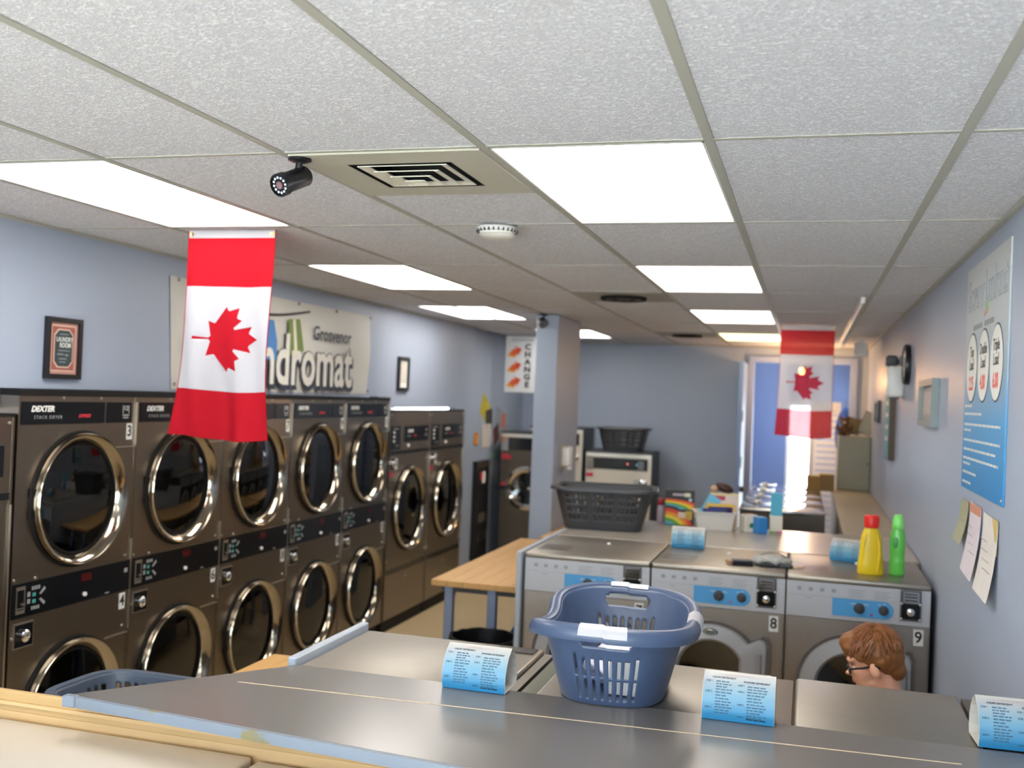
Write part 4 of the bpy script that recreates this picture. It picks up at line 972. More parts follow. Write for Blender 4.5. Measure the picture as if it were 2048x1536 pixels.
# ================================================================== BASKETS
def basket(name, label, loc, rz, a, b_, at, bt, hgt, m, hole, lip, zmod=lambda x, y: 0, inset=lambda x, y: 0, nexp=3.6, N=320, NV=26, floor=.0, grips=(), gm=None, th=.003, lips=.0):
    t = thing(name, label, 'laundry basket', loc, rz)
    # equal steps along the rim
    raw = []
    for k in range(4000):
        u = 2 * PI * k / 4000; c, s_ = math.cos(u), math.sin(u)
        raw.append(Vector((at * math.copysign(abs(c) ** (2 / nexp), c), bt * math.copysign(abs(s_) ** (2 / nexp), s_))))
    L = [0]
    for i in range(4000): L.append(L[-1] + (raw[(i + 1) % 4000] - raw[i]).length)
    U = []; j = 0
    for k in range(N):
        tgt = L[-1] * k / N
        while L[j + 1] < tgt: j += 1
        U.append(raw[j].lerp(raw[(j + 1) % 4000], (tgt - L[j]) / max(1e-9, L[j + 1] - L[j])))
    nor = []
    for k in range(N):
        d = U[(k + 1) % N] - U[k - 1]; nor.append(Vector((d.y, -d.x)).normalized())
    def P(k, v):
        p = U[k % N]; x = p.x * (a / at + (1 - a / at) * v); y = p.y * (b_ / bt + (1 - b_ / bt) * v)
        i = inset(p.x, p.y) * v
        return Vector((x - nor[k % N].x * i, y - nor[k % N].y * i, hgt * v + zmod(p.x, p.y) * v * v))
    vs, fs = [], []
    for j in range(NV + 1):
        for k in range(N): vs.append(P(k, j / NV))
    for j in range(NV):
        for k in range(N):
            p = U[k]; n = nor[k]; v = (j + .5) / NV
            side = 'x' if abs(n.x) > .86 else 'y' if abs(n.y) > .86 else None
            if side and hole(side, n.x if side == 'x' else n.y, p.y if side == 'x' else p.x, v): continue
            fs.append((j * N + k, j * N + (k + 1) % N, (j + 1) * N + (k + 1) % N, (j + 1) * N + k))
    c = len(vs); vs.append(Vector((0, 0, 0)))
    for k in range(N): fs.append((k, c, (k + 1) % N))
    me = bpy.data.meshes.new('body'); me.from_pydata([tuple(v) for v in vs], [], fs); me.update()
    o = link('body', me, m, t, True)
    md = o.modifiers.new('s', 'SOLIDIFY'); md.thickness = th; md.offset = 0
    dg = bpy.context.evaluated_depsgraph_get(); me2 = bpy.data.meshes.new_from_object(o.evaluated_get(dg)); o.modifiers.clear(); o.data = me2
    # rolled rim
    def sweep(prof, ks, closed, nm, mm):
        B = MB(); R = []
        for k in ks:
            p = P(k, 1.0); n = Vector((nor[k % N].x, nor[k % N].y, 0))
            R.append(B.ring([p + n * q[0] + Vector((0, 0, q[1])) for q in prof]))
        for x, y in zip(R, R[1:]): B.bridge(x, y)
        if closed: B.bridge(R[-1], R[0])
        else: B.bm.faces.new(R[0]); B.bm.faces.new(R[-1])
        return B.build(nm, mm, t, True)
    sweep(lip, range(0, N, 2), True, 'rim', m)
    for test in grips:
        ks = [k for k in range(-N // 2, N // 2) if test(U[k % N])]
        if ks and ks[0] == -N // 2:      # range crosses the seam
            ks = sorted([k for k in range(0, N) if test(U[k])])
        cx = sum(q[0] for q in lip) / len(lip); cz = sum(q[1] for q in lip) / len(lip)
        sweep([(-.002, .002), (.004, .0085), (.014, .0138), (.028, .0108), (.0392, -.001), (.0428, -.014), (.038, -.016), (.030, -.004), (.014, .004)], ks, False, 'handle_grip', gm)
    return t
blue_m = mat('blue_basket_plastic', '43526e', .35, 0, .03, 3)
def hole_blue(side, sg, s, v):
    if side == 'x' or (side == 'y' and sg < 0):
        w_ = .072 if side == 'x' else .085
        if .77 < v < .915 and abs(s) < w_ - .012 * abs((v - .84) / .07) ** 4: return True
        if abs(s) < .108:
            q = (s + .108) / .027; f = q - math.floor(q)
            if .25 < f < .78:
                top = .66 - .05 * math.sin(PI * (s + .108) / .216)
                if (.40 < v < top and not v > top - .03 * (abs(f - .52) * 4)) or .08 < v < .33: return True
    elif side == 'y':
        for c in (-.13, .10):
            if abs(s - c) < .07:
                q = (s - c + .07) / .028; f = q - math.floor(q)
                if .25 < f < .78 and (.40 < v < .62 or .1 < v < .33): return True
    return False
lipb = [(0, -.004), (.004, .006), (.014, .011), (.028, .008), (.037, -.002), (.040, -.016), (.037, -.030), (.033, -.030), (.034, -.016), (.028, -.006), (.012, -.001)]
basket('laundry_basket', 'blue laundry basket with white handle grips on the near washer tops', (.362, .35, 1.1022), PI / 2 + .06, .215, .150, .310, .205, .212, blue_m, hole_blue, lipb,
       zmod=lambda x, y: .018 * (x / .31) ** 2 - (.030 * math.exp(-((x + .05) / .14) ** 2) if y > 0 else .004), inset=lambda x, y: .028 * math.exp(-((x - .02) / .12) ** 2) if y > .1 else 0,
       nexp=3.0, grips=(lambda p: p.x < 0 and abs(p.y) < .064, lambda p: p.x > 0 and abs(p.y) < .064, lambda p: p.y < 0 and abs(p.x - .0) < .062), gm=mat('grip_white', 'b0aeb4', .4, 0, .01))
t = thing('cloth', 'crumpled white and lilac cloth lying inside the blue laundry basket', 'laundry', (.375, .36, 1.106))
b = MB().ell((0, .03, .045), (.115, .155, .050), seg=36, rings=22)
for v in b.bm.verts:
    n = noise.noise(v.co * 16) * .030 + noise.noise(v.co * 40) * .012; v.co += Vector((n * .4, n * .4, n)); v.co.z = max(v.co.z, .001)
b.build('fabric', mat('lilac_cloth', 'd6d2e2', .8, 0, .10, 8, .2, 60), t, True)
MB().box(-.01, .10, -.135, -.131, .002, .10).build('paper_insert', paper_m, t)
dk_m = mat('charcoal_basket_plastic', '36383c', .4, 0, .05)
def hole_dark(side, sg, s, v):
    w_ = .26 if side == 'y' else .16
    if abs(s) < w_:
        q = (s + w_) / .030; f = q - math.floor(q); g = int(q)
        if side == 'y' and abs(abs(s) - .03) < .028 and False: return True
        if .28 < f < .75 and g % 6 != 5:
            for lo, hi in ((.22, .36), (.42, .54), (.60, .70), (.75, .83)):
                if lo < v < hi: return True
    return False
lipd = [(0, -.002), (.002, .004), (.026, .004), (.030, -.002), (.030, -.016), (.026, -.016), (.025, -.004), (.010, -.004)]
basket('laundry_basket', 'charcoal laundry basket on the counter in front of the pillar', (-.372, 3.93, 1.1022), .12, .245, .165, .315, .22, .265, dk_m, hole_dark, lipd, nexp=6)
basket('laundry_basket', 'dark laundry basket on top of washer fifteen at the back wall', (-1.13, 8.92, 1.355), .0, .215, .16, .275, .205, .258, dk_m, hole_dark, lipd, nexp=6, N=220, NV=20)
bb_m = mat('slate_basket_plastic', '414c5c', .4, 0, .03)
basket('laundry_basket', 'slate grey laundry basket behind the foreground counter corner', (-.905, -.095, .853), -.03, .19, .105, .25, .145, .192, bb_m, hole_dark, lipd, nexp=5)

# ================================================================== TENT CARDS
card_grad = gradient('card_print', [(0, '2a84b8'), (.25, '4890b8'), (.6, '749eb2'), (.88, 'a2a8ac'), (1, 'b8b4ac')], 2, 0, .116, .4)
cprof = [(0, 0), (-.006, .022), (-.004, .050), (.008, .078), (.028, .100), (.056, .116)]
def cmap(x, s, off=.0):
    """x across, s 0..1 up the printed face"""
    q = s * (len(cprof) - 1); i = min(int(q), len(cprof) - 2); f = q - i
    y = cprof[i][0] + (cprof[i + 1][0] - cprof[i][0]) * f; z = cprof[i][1] + (cprof[i + 1][1] - cprof[i][1]) * f
    return Vector((x, y - off, z))
CW = .094
def make_card():
    t = thing('tent_card', '', 'sign', group='blue tent cards with washing steps')
    back = [(.112 - y, z) for y, z in cprof[::-1]][1:]
    full = cprof + back + [(.110, .0015), (.002, .0015)]
    b = MB(); inn = []
    n = len(full); cx, cz = .056, .045
    out = [Vector((0, y, z)) for y, z in full]; inn = [Vector((0, cx + (y - cx) * .975, cz + (z - cz) * .975)) for y, z in full]
    A = b.ring([v + Vector((-CW, 0, 0)) for v in out]); B_ = b.ring([v + Vector((CW, 0, 0)) for v in out]); C_ = b.ring([v + Vector((CW, 0, 0)) for v in inn]); D_ = b.ring([v + Vector((-CW, 0, 0)) for v in inn])
    b.bridge(A, B_); b.bridge(B_, C_); b.bridge(C_, D_); b.bridge(D_, A)
    b.build('card', mat('card_white', 'c4c0b8', .5, 0, .01), t, False)
    for nm, flip in (('front_print', False), ('back_print', True)):
        b = MB(); rows = [b.ring([cmap(x, s / 20, .0006) for x in (-CW + .001, CW - .001)]) for s in range(21)]
        for p, q in zip(rows, rows[1:]): b.bm.faces.new((p[0], p[1], q[1], q[0]))
        if flip: b.bm.transform(Matrix.Translation((0, .112, 0)) @ Matrix.Rotation(PI, 4, 'Z'))
        o = b.build(nm, card_grad, t, True)
        if flip: continue
        rnd = random.Random(3)
        def dash(x0, x1, s, h): 
            p = [cmap(x0, s - h, .0011), cmap(x1, s - h, .0011), cmap(x1, s + h, .0011), cmap(x0, s + h, .0011)]; d.poly(p)
        d = MB()
        for xs, s0, n_, w_ in ((-.060, .765, 12, .046), (.022, .715, 12, .052)):
            for k in range(n_):
                s = s0 - .052 * k
                x = xs; end = xs + w_ * (.65 + .35 * rnd.random())
                while x < end - .004:
                    l = .006 + .010 * rnd.random(); dash(x, min(x + l, end), s, .012); x += l + .0022
        d.build('step_lines', blueink_m, o)['kind'] = 'stuff'
        def ctext(s_, size, x, s, m_, bold=.0, al='CENTER'):
            q = text('lettering', s_, size, m_, o, Matrix.Identity(4), bold=bold, align=al, wscale=.95)
            for v in q.data.vertices:
                v.co = cmap(x + v.co.x, s + v.co.y / .14, .0013)
        ctext('WASHING INSTRUCTIONS', .0085, .0, .92, mat('faded_pink_ink', 'd6b4b4', .6))
        ctext('LIQUID DETERGENT', .0072, -.040, .85, ink_m, .0002); ctext('POWDER DETERGENT', .0072, .046, .80, ink_m, .0002)
        for k, s in enumerate((.76, .56, .28)): ctext('STEP %d' % (k + 1), .0062, -.078, s, blueink_m, .0002)
        for k, s in enumerate((.72, .60, .38, .14)): ctext('STEP %d' % (k + 1), .0062, .006, s, blueink_m, .0002)
        ctext('START MACHINE', .0068, .046, .10, ink_m, .0003)
    return t
c0 = make_card()
cards = [(c0, (-.002, .122, 1.1005), 0.0, 'blue tent card on the near left washer top by the end panel'), (None, (.728, .136, 1.1005), 0.0, 'blue tent card right of the blue laundry basket'),
         (None, (1.413, .188, 1.1005), 0.05, 'blue tent card cut by the photo edge, by the wall'), (None, (.242, 3.29, 1.1005), 0.03, 'small blue tent card standing on washer eight'),
         (None, (1.112, 3.255, 1.1005), -.30, 'slumped blue tent card beside the yellow bottle')]
for o, loc, rz, lab in cards:
    o = o or copy_tree(c0); o.location = loc; o.rotation_euler = (0, 0, rz); o['label'] = lab

# ================================================================== THINGS ON THE WASHERS
def loft(b, secs, n=28, ex=2.6):
    """secs: (z, half width, half depth, y shift)"""
    R = []
    for z, hx, hy, ys in secs:
        R.append(b.ring([(hx * math.copysign(abs(math.cos(u)) ** (2 / ex), math.cos(u)), ys + hy * math.copysign(abs(math.sin(u)) ** (2 / ex), math.sin(u)), z) for u in [2 * PI * k / n for k in range(n)]]))
    for p, q in zip(R, R[1:]): b.bridge(p, q)
    b.bm.faces.new(R[0]); b.bm.faces.new(R[-1])
    return b
yel = mat('yellow_plastic', 'e2c21c', .35, 0, .03); redp = mat('red_plastic', 'e0281c', .35, 0, .02)
t = thing('detergent_bottle', 'yellow detergent bottle with red cap on washer nine', 'bottle', (1.212, 2.905, 1.098), .15)
loft(MB(), [(0, .060, .040, 0), (.006, .0645, .044, 0), (.05, .0625, .043, 0), (.10, .0575, .041, 0), (.15, .0545, .038, 0), (.19, .049, .034, 0), (.215, .041, .030, 0), (.232, .031, .027, 0), (.238, .027, .026, 0)]).build('body', yel, t, True)
hd = MB().tube([(.020, -.040, .205), (.030, -.043, .17), (.034, -.046, .11), (.030, -.047, .05), (.024, -.044, .015)], .007, 8, radii=[.004, .007, .008, .007, .003]).tube([(-.030, -.030, .205), (-.040, -.036, .17), (-.044, -.038, .13)], .006, 8, radii=[.003, .006, .002]).build('grip_ridge', yel, t, True)
MB().lathe([(.034, .236), (.0355, .240), (.034, .296), (.031, .300), (.001, .300)], seg=32).build('cap', redp, t, True)
b = MB()
for k in range(24):
    a = 2 * PI * k / 24; b.box(-.001, .001, -.0365, -.034, .244, .292); 
    for v in list(b.bm.verts)[-8:]: v.co = Matrix.Rotation(a, 3, 'Z') @ v.co
b.build('cap_rib', redp, t)['kind'] = 'stuff'
grn = mat('green_plastic', '62c24e', .28, 0, .04)
t = thing('detergent_bottle', 'slim green bottle beside the yellow detergent bottle', 'bottle', (1.342, 2.945, 1.098), -.1)
loft(MB(), [(0, .033, .028, 0), (.005, .0375, .032, 0), (.08, .037, .032, 0), (.10, .0345, .030, 0), (.115, .037, .032, 0), (.17, .0375, .031, 0), (.205, .035, .028, 0), (.225, .030, .026, 0), (.237, .025, .024, 0)]).build('body', grn, t, True)
loft(MB(), [(.238, .027, .026, 0), (.242, .029, .027, 0), (.285, .025, .025, 0), (.302, .021, .022, .004), (.306, .018, .018, .004)]).build('cap', mat('lime_cap', '7fe06a', .3), t, True)
MB().ell((-.008, -.0285, .165), (.014, .006, .030)).build('dent_shade', mat('green_dent_shade', '3f9a44', .35), t, True)  # darker green bulge paints the shade of a grip hollow
# small clutter by the washer edge
t = thing('wallet', 'dark wallet lying at the front edge of washer eight', 'wallet', (.575, 2.86, 1.0985), .2)
MB().box(-.055, .055, -.035, .035, 0, .014, bev=.005).build('lower_cover', black_m, t); MB().box(-.054, .052, -.034, .033, .013, .026, bev=.005).build('upper_cover', mat('navy_leather', '2a2c38', .4, 0, .1), t); MB().cyl((-.06, -.03, .012), (-.075, .02, .012), .010).build('strap', mat('tan_leather', 'a07858', .5), t)
t = thing('pouch', 'crumpled grey patterned pouch beside the dark wallet', 'pouch', (.725, 2.93, 1.0985), .1)
b = MB().ell((0, 0, .024), (.105, .075, .026), seg=32, rings=18)
for v in b.bm.verts: 
    n = noise.noise(v.co * 28) * .014 + noise.noise(v.co * 60) * .006; v.co += Vector((n * .5, n * .5, n)); v.co.z = max(v.co.z, .0005)
pm = mat('pouch_fabric', '9a9c98', .5, 0, .55, 45); b.build('pouch', pm, t, True)
MB().tube([(-.09 + .18 * k / 16, .01, .03 + .035 * math.sin(PI * k / 16)) for k in range(17)], .004, 6).build('strap', mat('pouch_strap', '8e8478', .5), t, True)
MB().box(-.07, .01, -.085, -.05, 0, .016, bev=.004).build('flap', black_m, t); MB().box(.03, .10, -.08, -.045, 0, .018, bev=.004).build('pocket', dgrey_m, t)
t = thing('key_ring', 'small bunch of bright keys beside the patterned pouch', 'keys', (.845, 2.92, 1.0985))
MB().tube([(.018 * math.cos(2 * PI * k / 20), .018 * math.sin(2 * PI * k / 20), .003) for k in range(20)], .0018, 6, closed=True).build('ring', chrome_m, t)
for a in (-2.2, -1.5, -.9, .6):
    b = MB().box(.018, .032, -.010, .010, .001, .0035).box(.032, .060, -.004, .004, .001, .0032); b.bm.transform(Matrix.Rotation(a, 4, 'Z')); b.build('key', mat('brass', 'c8b070', .3, 1.0), t)

# ================================================================== ON THE FAR COUNTER
t = thing('storage_bin', 'white plastic bin holding books on the far counter', 'bin', (.300, 4.275, 1.100), .22)
b = MB(); 
secs = [(0, .110, .075), (.118, .128, .088), (.122, .136, .096), (.114, .136, .096), (.112, .128, .090)]; R = [b.ring([(x * a, y * c, z) for x, y in ((-1, -1), (1, -1), (1, 1), (-1, 1))]) for z, a, c in secs]
for p, q in zip(R, R[1:]): b.bridge(p, q)
R2 = [b.ring([(x * a, y * c, z) for x, y in ((-1, -1), (1, -1), (1, 1), (-1, 1))]) for z, a, c in ((.121, .124, .084), (.004, .106, .071))]
b.bridge(R[2], R2[0]); b.bridge(R2[0], R2[1]); b.bm.faces.new(R2[1]); b.bm.faces.new(R[0])
b.build('tub', mat('bin_white', 'cfccc6', .45, 0, .02), t)
def book(label, loc, rot, w_, h_, th, c, extras=()):
    t = thing('book', label, 'book', loc, group='books in the white bin'); t.rotation_euler = rot
    MB().box(-w_/2, w_/2, -th/2, -th/2 + .003, 0, h_).box(-w_/2, w_/2, th/2 - .003, th/2, 0, h_).box(-w_/2, -w_/2 + .003, -th/2, th/2, 0, h_).build('cover', mat('cover_' + c, c, .4, 0, .05), t)
    MB().box(-w_/2 + .003, w_/2 - .004, -th/2 + .003, th/2 - .003, .003, h_ - .003).build('pages', paper_m, t)
    for nm, cc, r in extras: MB().box(r[0], r[1], -th/2 - .0012, -th/2, r[2], r[3]).build(nm, mat('bk_' + cc, cc, .5, 0, .1, 30), t)
book('book with a yellow border in the white bin', (.345, 4.268, 1.106), (-.12, 0, .2), .185, .165, .012, 'd2ae3c', (('picture', '2a2a6a', (-.08, .08, .02, .145)), ('picture', '8a3038', (.02, .07, .05, .14))))
book('pale book with red title behind the yellow one', (.365, 4.305, 1.106), (-.10, .0, .15), .19, .235, .012, 'c8b8b0', (('title', 'a8323c', (-.07, .005, .185, .215)), ('border', 'd8c078', (-.09, .09, .222, .232))))
book('light blue book leaning at the left end of the bin', (.208, 4.272, 1.125), (-.05, .50, .25), .09, .215, .014, '6cb4d4', (('picture', 'd8a884', (-.03, .03, .10, .16)), ('picture', 'b8a040', (-.02, .035, .06, .10))))
book('dark blue book lowest in the white bin', (.315, 4.232, 1.106), (-.25, 0, .22), .16, .135, .014, '2c2c70', (('picture', '7a3a5c', (-.05, .03, .03, .09)), ('picture', '2a4a2c', (.03, .07, .05, .12))))
t = thing('toy', 'brown haired toy lying on top of the books', 'toy', (.330, 4.335, 1.345))
MB().ell((.03, 0, .028), (.062, .035, .030), Euler((0, .35, 0))).build('hair', mat('toy_hair', '3c1e14', .6, 0, .2, 40), t, True); MB().ell((-.035, -.008, .018), (.028, .028, .026)).build('face', mat('toy_skin', 'b89478', .6), t, True); MB().tube([(-.02, .0, .01), (0, 0, -.02), (.0, .01, -.1)], .012).build('body', mat('toy_blue', '4c88a8', .6), t, True)
t = thing('picture_box', 'tall black box with rainbow stripes beside the white bin', 'box', (.062, 4.375, 1.100), .12)
MB().box(-.098, .098, -.028, .028, 0, .236, bev=.002).build('carton', mat('box_black', '202420', .5, 0, .1), t)
for k, c in enumerate(('c83020', 'd88018', 'd8c020', '58943c', '4c9cb8')):
    r1 = .175 - .022 * k; 
    for sgn, z0 in ((1, .105), (1, -.06)):
        pts = []; r2 = r1 - .022
        for rad, rng in ((r1, range(0, 13)), (r2, range(12, -1, -1))):
            for q in rng:
                a = .12 + (PI / 2 - .12) * q / 12; pts.append((-.097 + min(.194, rad * 1.15 * math.cos(a) * (1 if z0 < 0 else 1.3)), -.0285 - .0002 * k, z0 + (rad * math.sin(a) * (1 if z0 < 0 else .42))))
        pts = [(x, y, max(.004, min(z, .232))) for x, y, z in pts]
        MB().prism(pts, (0, -.0008, 0)).build('rainbow_stripe', mat('rb_' + c, c, .5), t)
for c, r in (('c8b49c', (-.01, .05, .05, .09)), ('b89838', (.04, .085, .04, .10)), ('a898a4', (-.05, .03, .20, .215)), ('c4c4a4', (.03, .07, .195, .22)), ('a8b8c4', (.06, .08, .165, .185))):
    MB().box(r[0], r[1], -.0305, -.0298, r[2], r[3]).build('picture', mat('pb_' + c, c, .5, 0, .2, 40), t)
t = thing('bottle', 'small pale bottle with red cap left of the rainbow box', 'bottle', (-.072, 4.42, 1.100))
MB().lathe([(.022, 0), (.026, .005), (.026, .10), (.018, .125)], seg=24, cap0=True, cap1=True).build('body', mat('pale_lilac', 'a79aa8', .4), t, True); MB().lathe([(.024, .125), (.026, .130), (.020, .165), (.012, .172)], seg=24, cap0=True, cap1=True).build('cap', mat('dark_red', '8c2028', .4), t, True)
t = thing('carton', 'white carton with a green dot on the far counter', 'box', (.530, 4.285, 1.100), .5)
MB().box(-.045, .045, -.040, .040, 0, .112, bev=.003).build('box', mat('carton_white', 'd4cec2', .6), t); MB().lathe([(.016, -.0412), (.001, -.0414)], (.0, 0, .045), 'y', 20).build('green_dot', mat('green_dot', '2c7a3c', .5), t); MB().box(-.03, .03, -.02, .02, .112, .115).build('flap', mat('pink_flap', 'd4b0a4', .6), t)
t = thing('carton', 'bright blue carton between the white and the tall one', 'box', (.600, 4.250, 1.100), .5)
MB().box(-.034, .034, -.050, .050, 0, .104, bev=.003).build('box', mat('carton_blue', '2f7cc0', .5), t); bx('side_print', mat('side_green', '3c8c7c', .5), t, .034, .0346, -.048, .048, .003, .10); bx('lid_flap', mat('carton_blue2', '5c98c8', .5), t, -.03, .03, -.045, .045, .104, .1055)
t = thing('carton', 'tall teal and white carton right of the blue one', 'box', (.702, 4.300, 1.100), .08)
MB().box(-.040, .040, -.035, .035, 0, .118, bev=.002).build('white_base', mat('carton_white', 'd4cec2', .6), t); MB().box(-.037, .037, -.033, .033, .118, .265, bev=.002).build('teal_box', mat('carton_teal', '4ca4c0', .5), t); bx('pink_strip', mat('pink_strip', 'c0507c', .5), t, -.0, .040, -.0356, -.035, .003, .018); bx('green_strip', mat('green_strip', '5c9c48', .5), t, -.040, .0, -.0356, -.035, .003, .016)
# back part of the wall counter
t = thing('cabinet', 'beige cabinet standing at the end of the wall counter', 'cabinet', (1.19, 8.35, 1.100))
cbm = mat('cabinet_beige', '9c9a88', .5, 0, .03)
MB().box(0, .315, .02, .50, 0, .555, bev=.003).build('carcass', cbm, t); dr = MB().box(.003, .312, .0, .02, .005, .55, bev=.003).build('door', cbm, t); MB().cyl((.285, -.002, .28), (.285, -.02, .28), .010).build('knob', dgrey_m, dr)
t = thing('teddy_bear', 'small brown teddy bear sitting on the beige cabinet', 'toy', (1.245, 8.45, 1.655))
tb = mat('teddy_fur', '6e4a30', .9, 0, .2, 60, .4, 200)
MB().ell((0, 0, .055), (.052, .045, .06)).build('body', tb, t, True); h_ = MB().ell((0, -.005, .145), (.045, .042, .042)).ell((-.036, 0, .182), (.016, .010, .016)).ell((.036, 0, .182), (.016, .010, .016)).build('head', tb, t, True); MB().ell((0, -.042, .135), (.020, .016, .015)).build('muzzle', mat('teddy_pale', 'c8b09a', .9), h_, True)
for s in (-1, 1): MB().ell((s * .045, -.045, .022), (.022, .045, .021)).build('leg', tb, t, True); MB().ell((s * .058, -.02, .075), (.018, .022, .042), Euler((0, s * .5, 0))).build('arm', tb, t, True)
for lab, x, c, a, hh in (('brown board leaning on the beige cabinet, nearer to the teddy', 1.315, '7a6440', .25, .17), ('pale edged board leaning on the beige cabinet by the wall', 1.43, '8a7654', .42, .23)):
    t = thing('board', lab, 'board', (x, 8.52, 1.656)); b = MB().box(-.07, .07, -.008, .008, 0, hh); bb = MB().box(-.06, .06, -.012, -.008, .01, hh - .01)
    for q in (b, bb): q.bm.transform(Matrix.Rotation(a, 4, 'Y')); q.bm.transform(Matrix.Translation((0, 0, .07 * math.sin(a))))
    b.build('panel', mat('bd_' + c, c, .6, 0, .15, 30), t); bb.build('face', mat('bdf_' + c, 'b8b4a4' if a > .3 else '8c7448', .6), t)
for lab, x, y, z, w_, d_, h_, c in (('small cardboard box at the end of the far washers, lower left one', .955, 8.30, 1.0975, .13, .16, .135, '9c7a44'), ('cardboard box beside the beige cabinet', 1.085, 8.15, 1.100, .14, .20, .165, '8c7048')):
    t = thing('cardboard_box', lab, 'box', (x, y, z)); MB().box(-w_/2, w_/2, -d_/2, d_/2, 0, h_).build('carton', mat('cb_' + c, c, .8, 0, .08, 10), t)
    for s in (-1, 1): MB().box(-w_/2, w_/2, s * d_/4 - d_/4 + .002, s * d_/4 + d_/4 - .002, h_, h_ + .003).build('flap', mat('cbf_' + c, 'b09a6c', .8, 0, .08, 10), t)
# louvered door and hanging cloth in the hall
t = thing('door_3', 'white louvered door standing beyond the blue doorway', None, (.905, 9.75, 0)); t['kind'] = 'structure'
lw_ = mat('louver_white', 'd6d6d8', .5, 0, .02)
MB().box(0, .05, 0, .035, .01, 2.0).box(.30, .34, 0, .035, .01, 2.0).box(.05, .30, 0, .035, .01, .12).box(.05, .30, 0, .035, 1.9, 2.0).build('door_frame', lw_, t)
z = .13
while z < 1.88:
    MB().prism([(.05, .002, z), (.05, .030, z + .062), (.05, .034, z + .062), (.05, .006, z)], (.25, 0, 0)).build('slat', lw_, t); z += .072
t = thing('coat', 'blue coat hanging at the right end of the doorway', 'coat', (1.30, 9.72, 1.35))
b = MB().ell((0, 0, .30), (.10, .045, .30), seg=28, rings=18)
for v in b.bm.verts: v.co.y += .012 * math.sin(v.co.x * 60); v.co.x *= 1.15 - .5 * max(0, v.co.z - .35)
b.build('coat_body', mat('coat_blue', '3a62b0', .8, 0, .08), t, True); MB().tube([(0, 0, .59), (0, 0, .66), (0, .07, .68)], .005).build('hook', dgrey_m, t)

# ================================================================== FOLDING TABLES, BINS
def fold_table(label, x0, x1, y0, y1, z):
    t = thing('folding_table', label, 'table', (0, 0, 0), group=None)
    n = max(2, round((x1 - x0) / .095)); s = (x1 - x0) / n
    for k in range(n):
        MB().box(x0 + s * k + .0008, x0 + s * (k + 1) - .0008, y0, y1, z - .034, z, bev=.0015).build('wood_stave', wood_m, t)
    for x in (x0 + .07, x1 - .245) if x1 - x0 > .5 else (x0 + .07, x1 - .09):
        for y in (y0 + .04, y1 - .09): MB().box(x, x + .05, y, y + .05, 0, z - .036, bev=.003).build('leg', legblue_m, t)
    fr_ = MB().box(x0 + .05, x1 - .05, y0 + .05, y0 + .08, z - .07, z - .034).box(x0 + .05, x1 - .05, y1 - .08, y1 - .05, z - .07, z - .034).box(x0 + .08, x0 + .11, y0 + .08, y1 - .08, z - .07, z - .034).build('rail', dgrey_m, t)
    return t
fold_table('butcher block table beside washer seven on grey blue legs', -1.19, -.612, 2.95, 4.88, .85)
fold_table('butcher block table mostly hidden behind the foreground counter', -1.17, -.622, -.27, 1.10, .85)
fold_table('butcher block table end showing between the pillar and the counter', -1.08, -.62, 5.0, 6.4, .85)
t = thing('trash_can', 'round black trash can in front of the wooden table', 'trash can', (-.80, 2.765, 0))
b = MB().lathe([(.15, 0), (.182, .57), (.190, .575), (.190, .595), (.180, .595), (.174, .56), (.140, .02)], (0, 0, 0), 'z', 44, cap0=True); b.build('body', black_m, t, True)
b = MB().lathe([(.192, .54), (.195, .585), (.191, .602), (.177, .602), (.166, .49), (.14, .25), (.10, .08)], seg=44)
for v in b.bm.verts:
    n = noise.noise(v.co * 22) * .008; v.co += Vector((v.co.x * n * 4, v.co.y * n * 4, n))
b.build('bin_liner', mat('bin_liner', '0c0c0e', .28, 0, .1), t, True)
t = thing('plastic_bag', 'blue plastic bag behind the black trash can', 'bag', (-.71, 3.22, 0))
b = MB().ell((0, 0, .30), (.095, .09, .31), seg=32, rings=22)
for v in b.bm.verts:
    n = noise.noise(v.co * 14) * .02; v.co += Vector((n, n, 0)); v.co.z = max(0, v.co.z)
b.build('bag_body', mat('blue_bag', '2f4fae', .3, 0, .15, 10), t, True); MB().tube([(0, 0, .60), (.01, .0, .64), (-.01, .01, .68)], .012, 8).build('knot', mat('blue_bag', '2f4fae', .3), t, True)
# ================================================================== PERSON (sitting on the heels in the aisle, looking down to the left)
skin = mat('skin', 'ecb092', .5, 0, .05, 14, .05, 160)
hair_m = mat('ginger_hair', '8a5628', .5, 0, .35, 24, .3, 60, stretch=(1, 1, .25))
def remeshed(name, b, m, parent, vox, smooth_it=3, fn=None):
    bmesh.ops.recalc_face_normals(b.bm, faces=b.bm.faces)
    me = bpy.data.meshes.new(name); b.bm.to_mesh(me); b.bm.free()
    o = link(name, me, m, parent)
    r = o.modifiers.new('r', 'REMESH'); r.mode = 'VOXEL'; r.voxel_size = vox
    s = o.modifiers.new('s', 'SMOOTH'); s.iterations = smooth_it; s.factor = .5
    me2 = bpy.data.meshes.new_from_object(o.evaluated_get(bpy.context.evaluated_depsgraph_get()))
    o.modifiers.clear(); o.data = me2
    me2.materials.clear(); me2.materials.append(m)
    if fn:
        for v in me2.vertices: v.co = fn(v.co)
    me2.polygons.foreach_set('use_smooth', [True] * len(me2.polygons))
    return o
PX, PY = 1.14, 1.60
t = thing('person', 'person with short ginger hair and dark glasses crouching before washer nine', 'person', (PX, PY, 0))
HM = Matrix.Translation((.010, 0, .962)) @ Matrix.Rotation(-.10, 4, 'Z') @ Matrix.Rotation(PI, 4, 'Z') @ Matrix.Rotation(.26, 4, 'Y')      # head frame: +x forward, +z up, tilted down; faces world -x
def limb(b, pts, radii, seg=14):
    b.tube(pts, 0, seg, radii=radii)
    for p, r in zip(pts, radii): b.ell(p, (r, r, r), seg=14, rings=8)
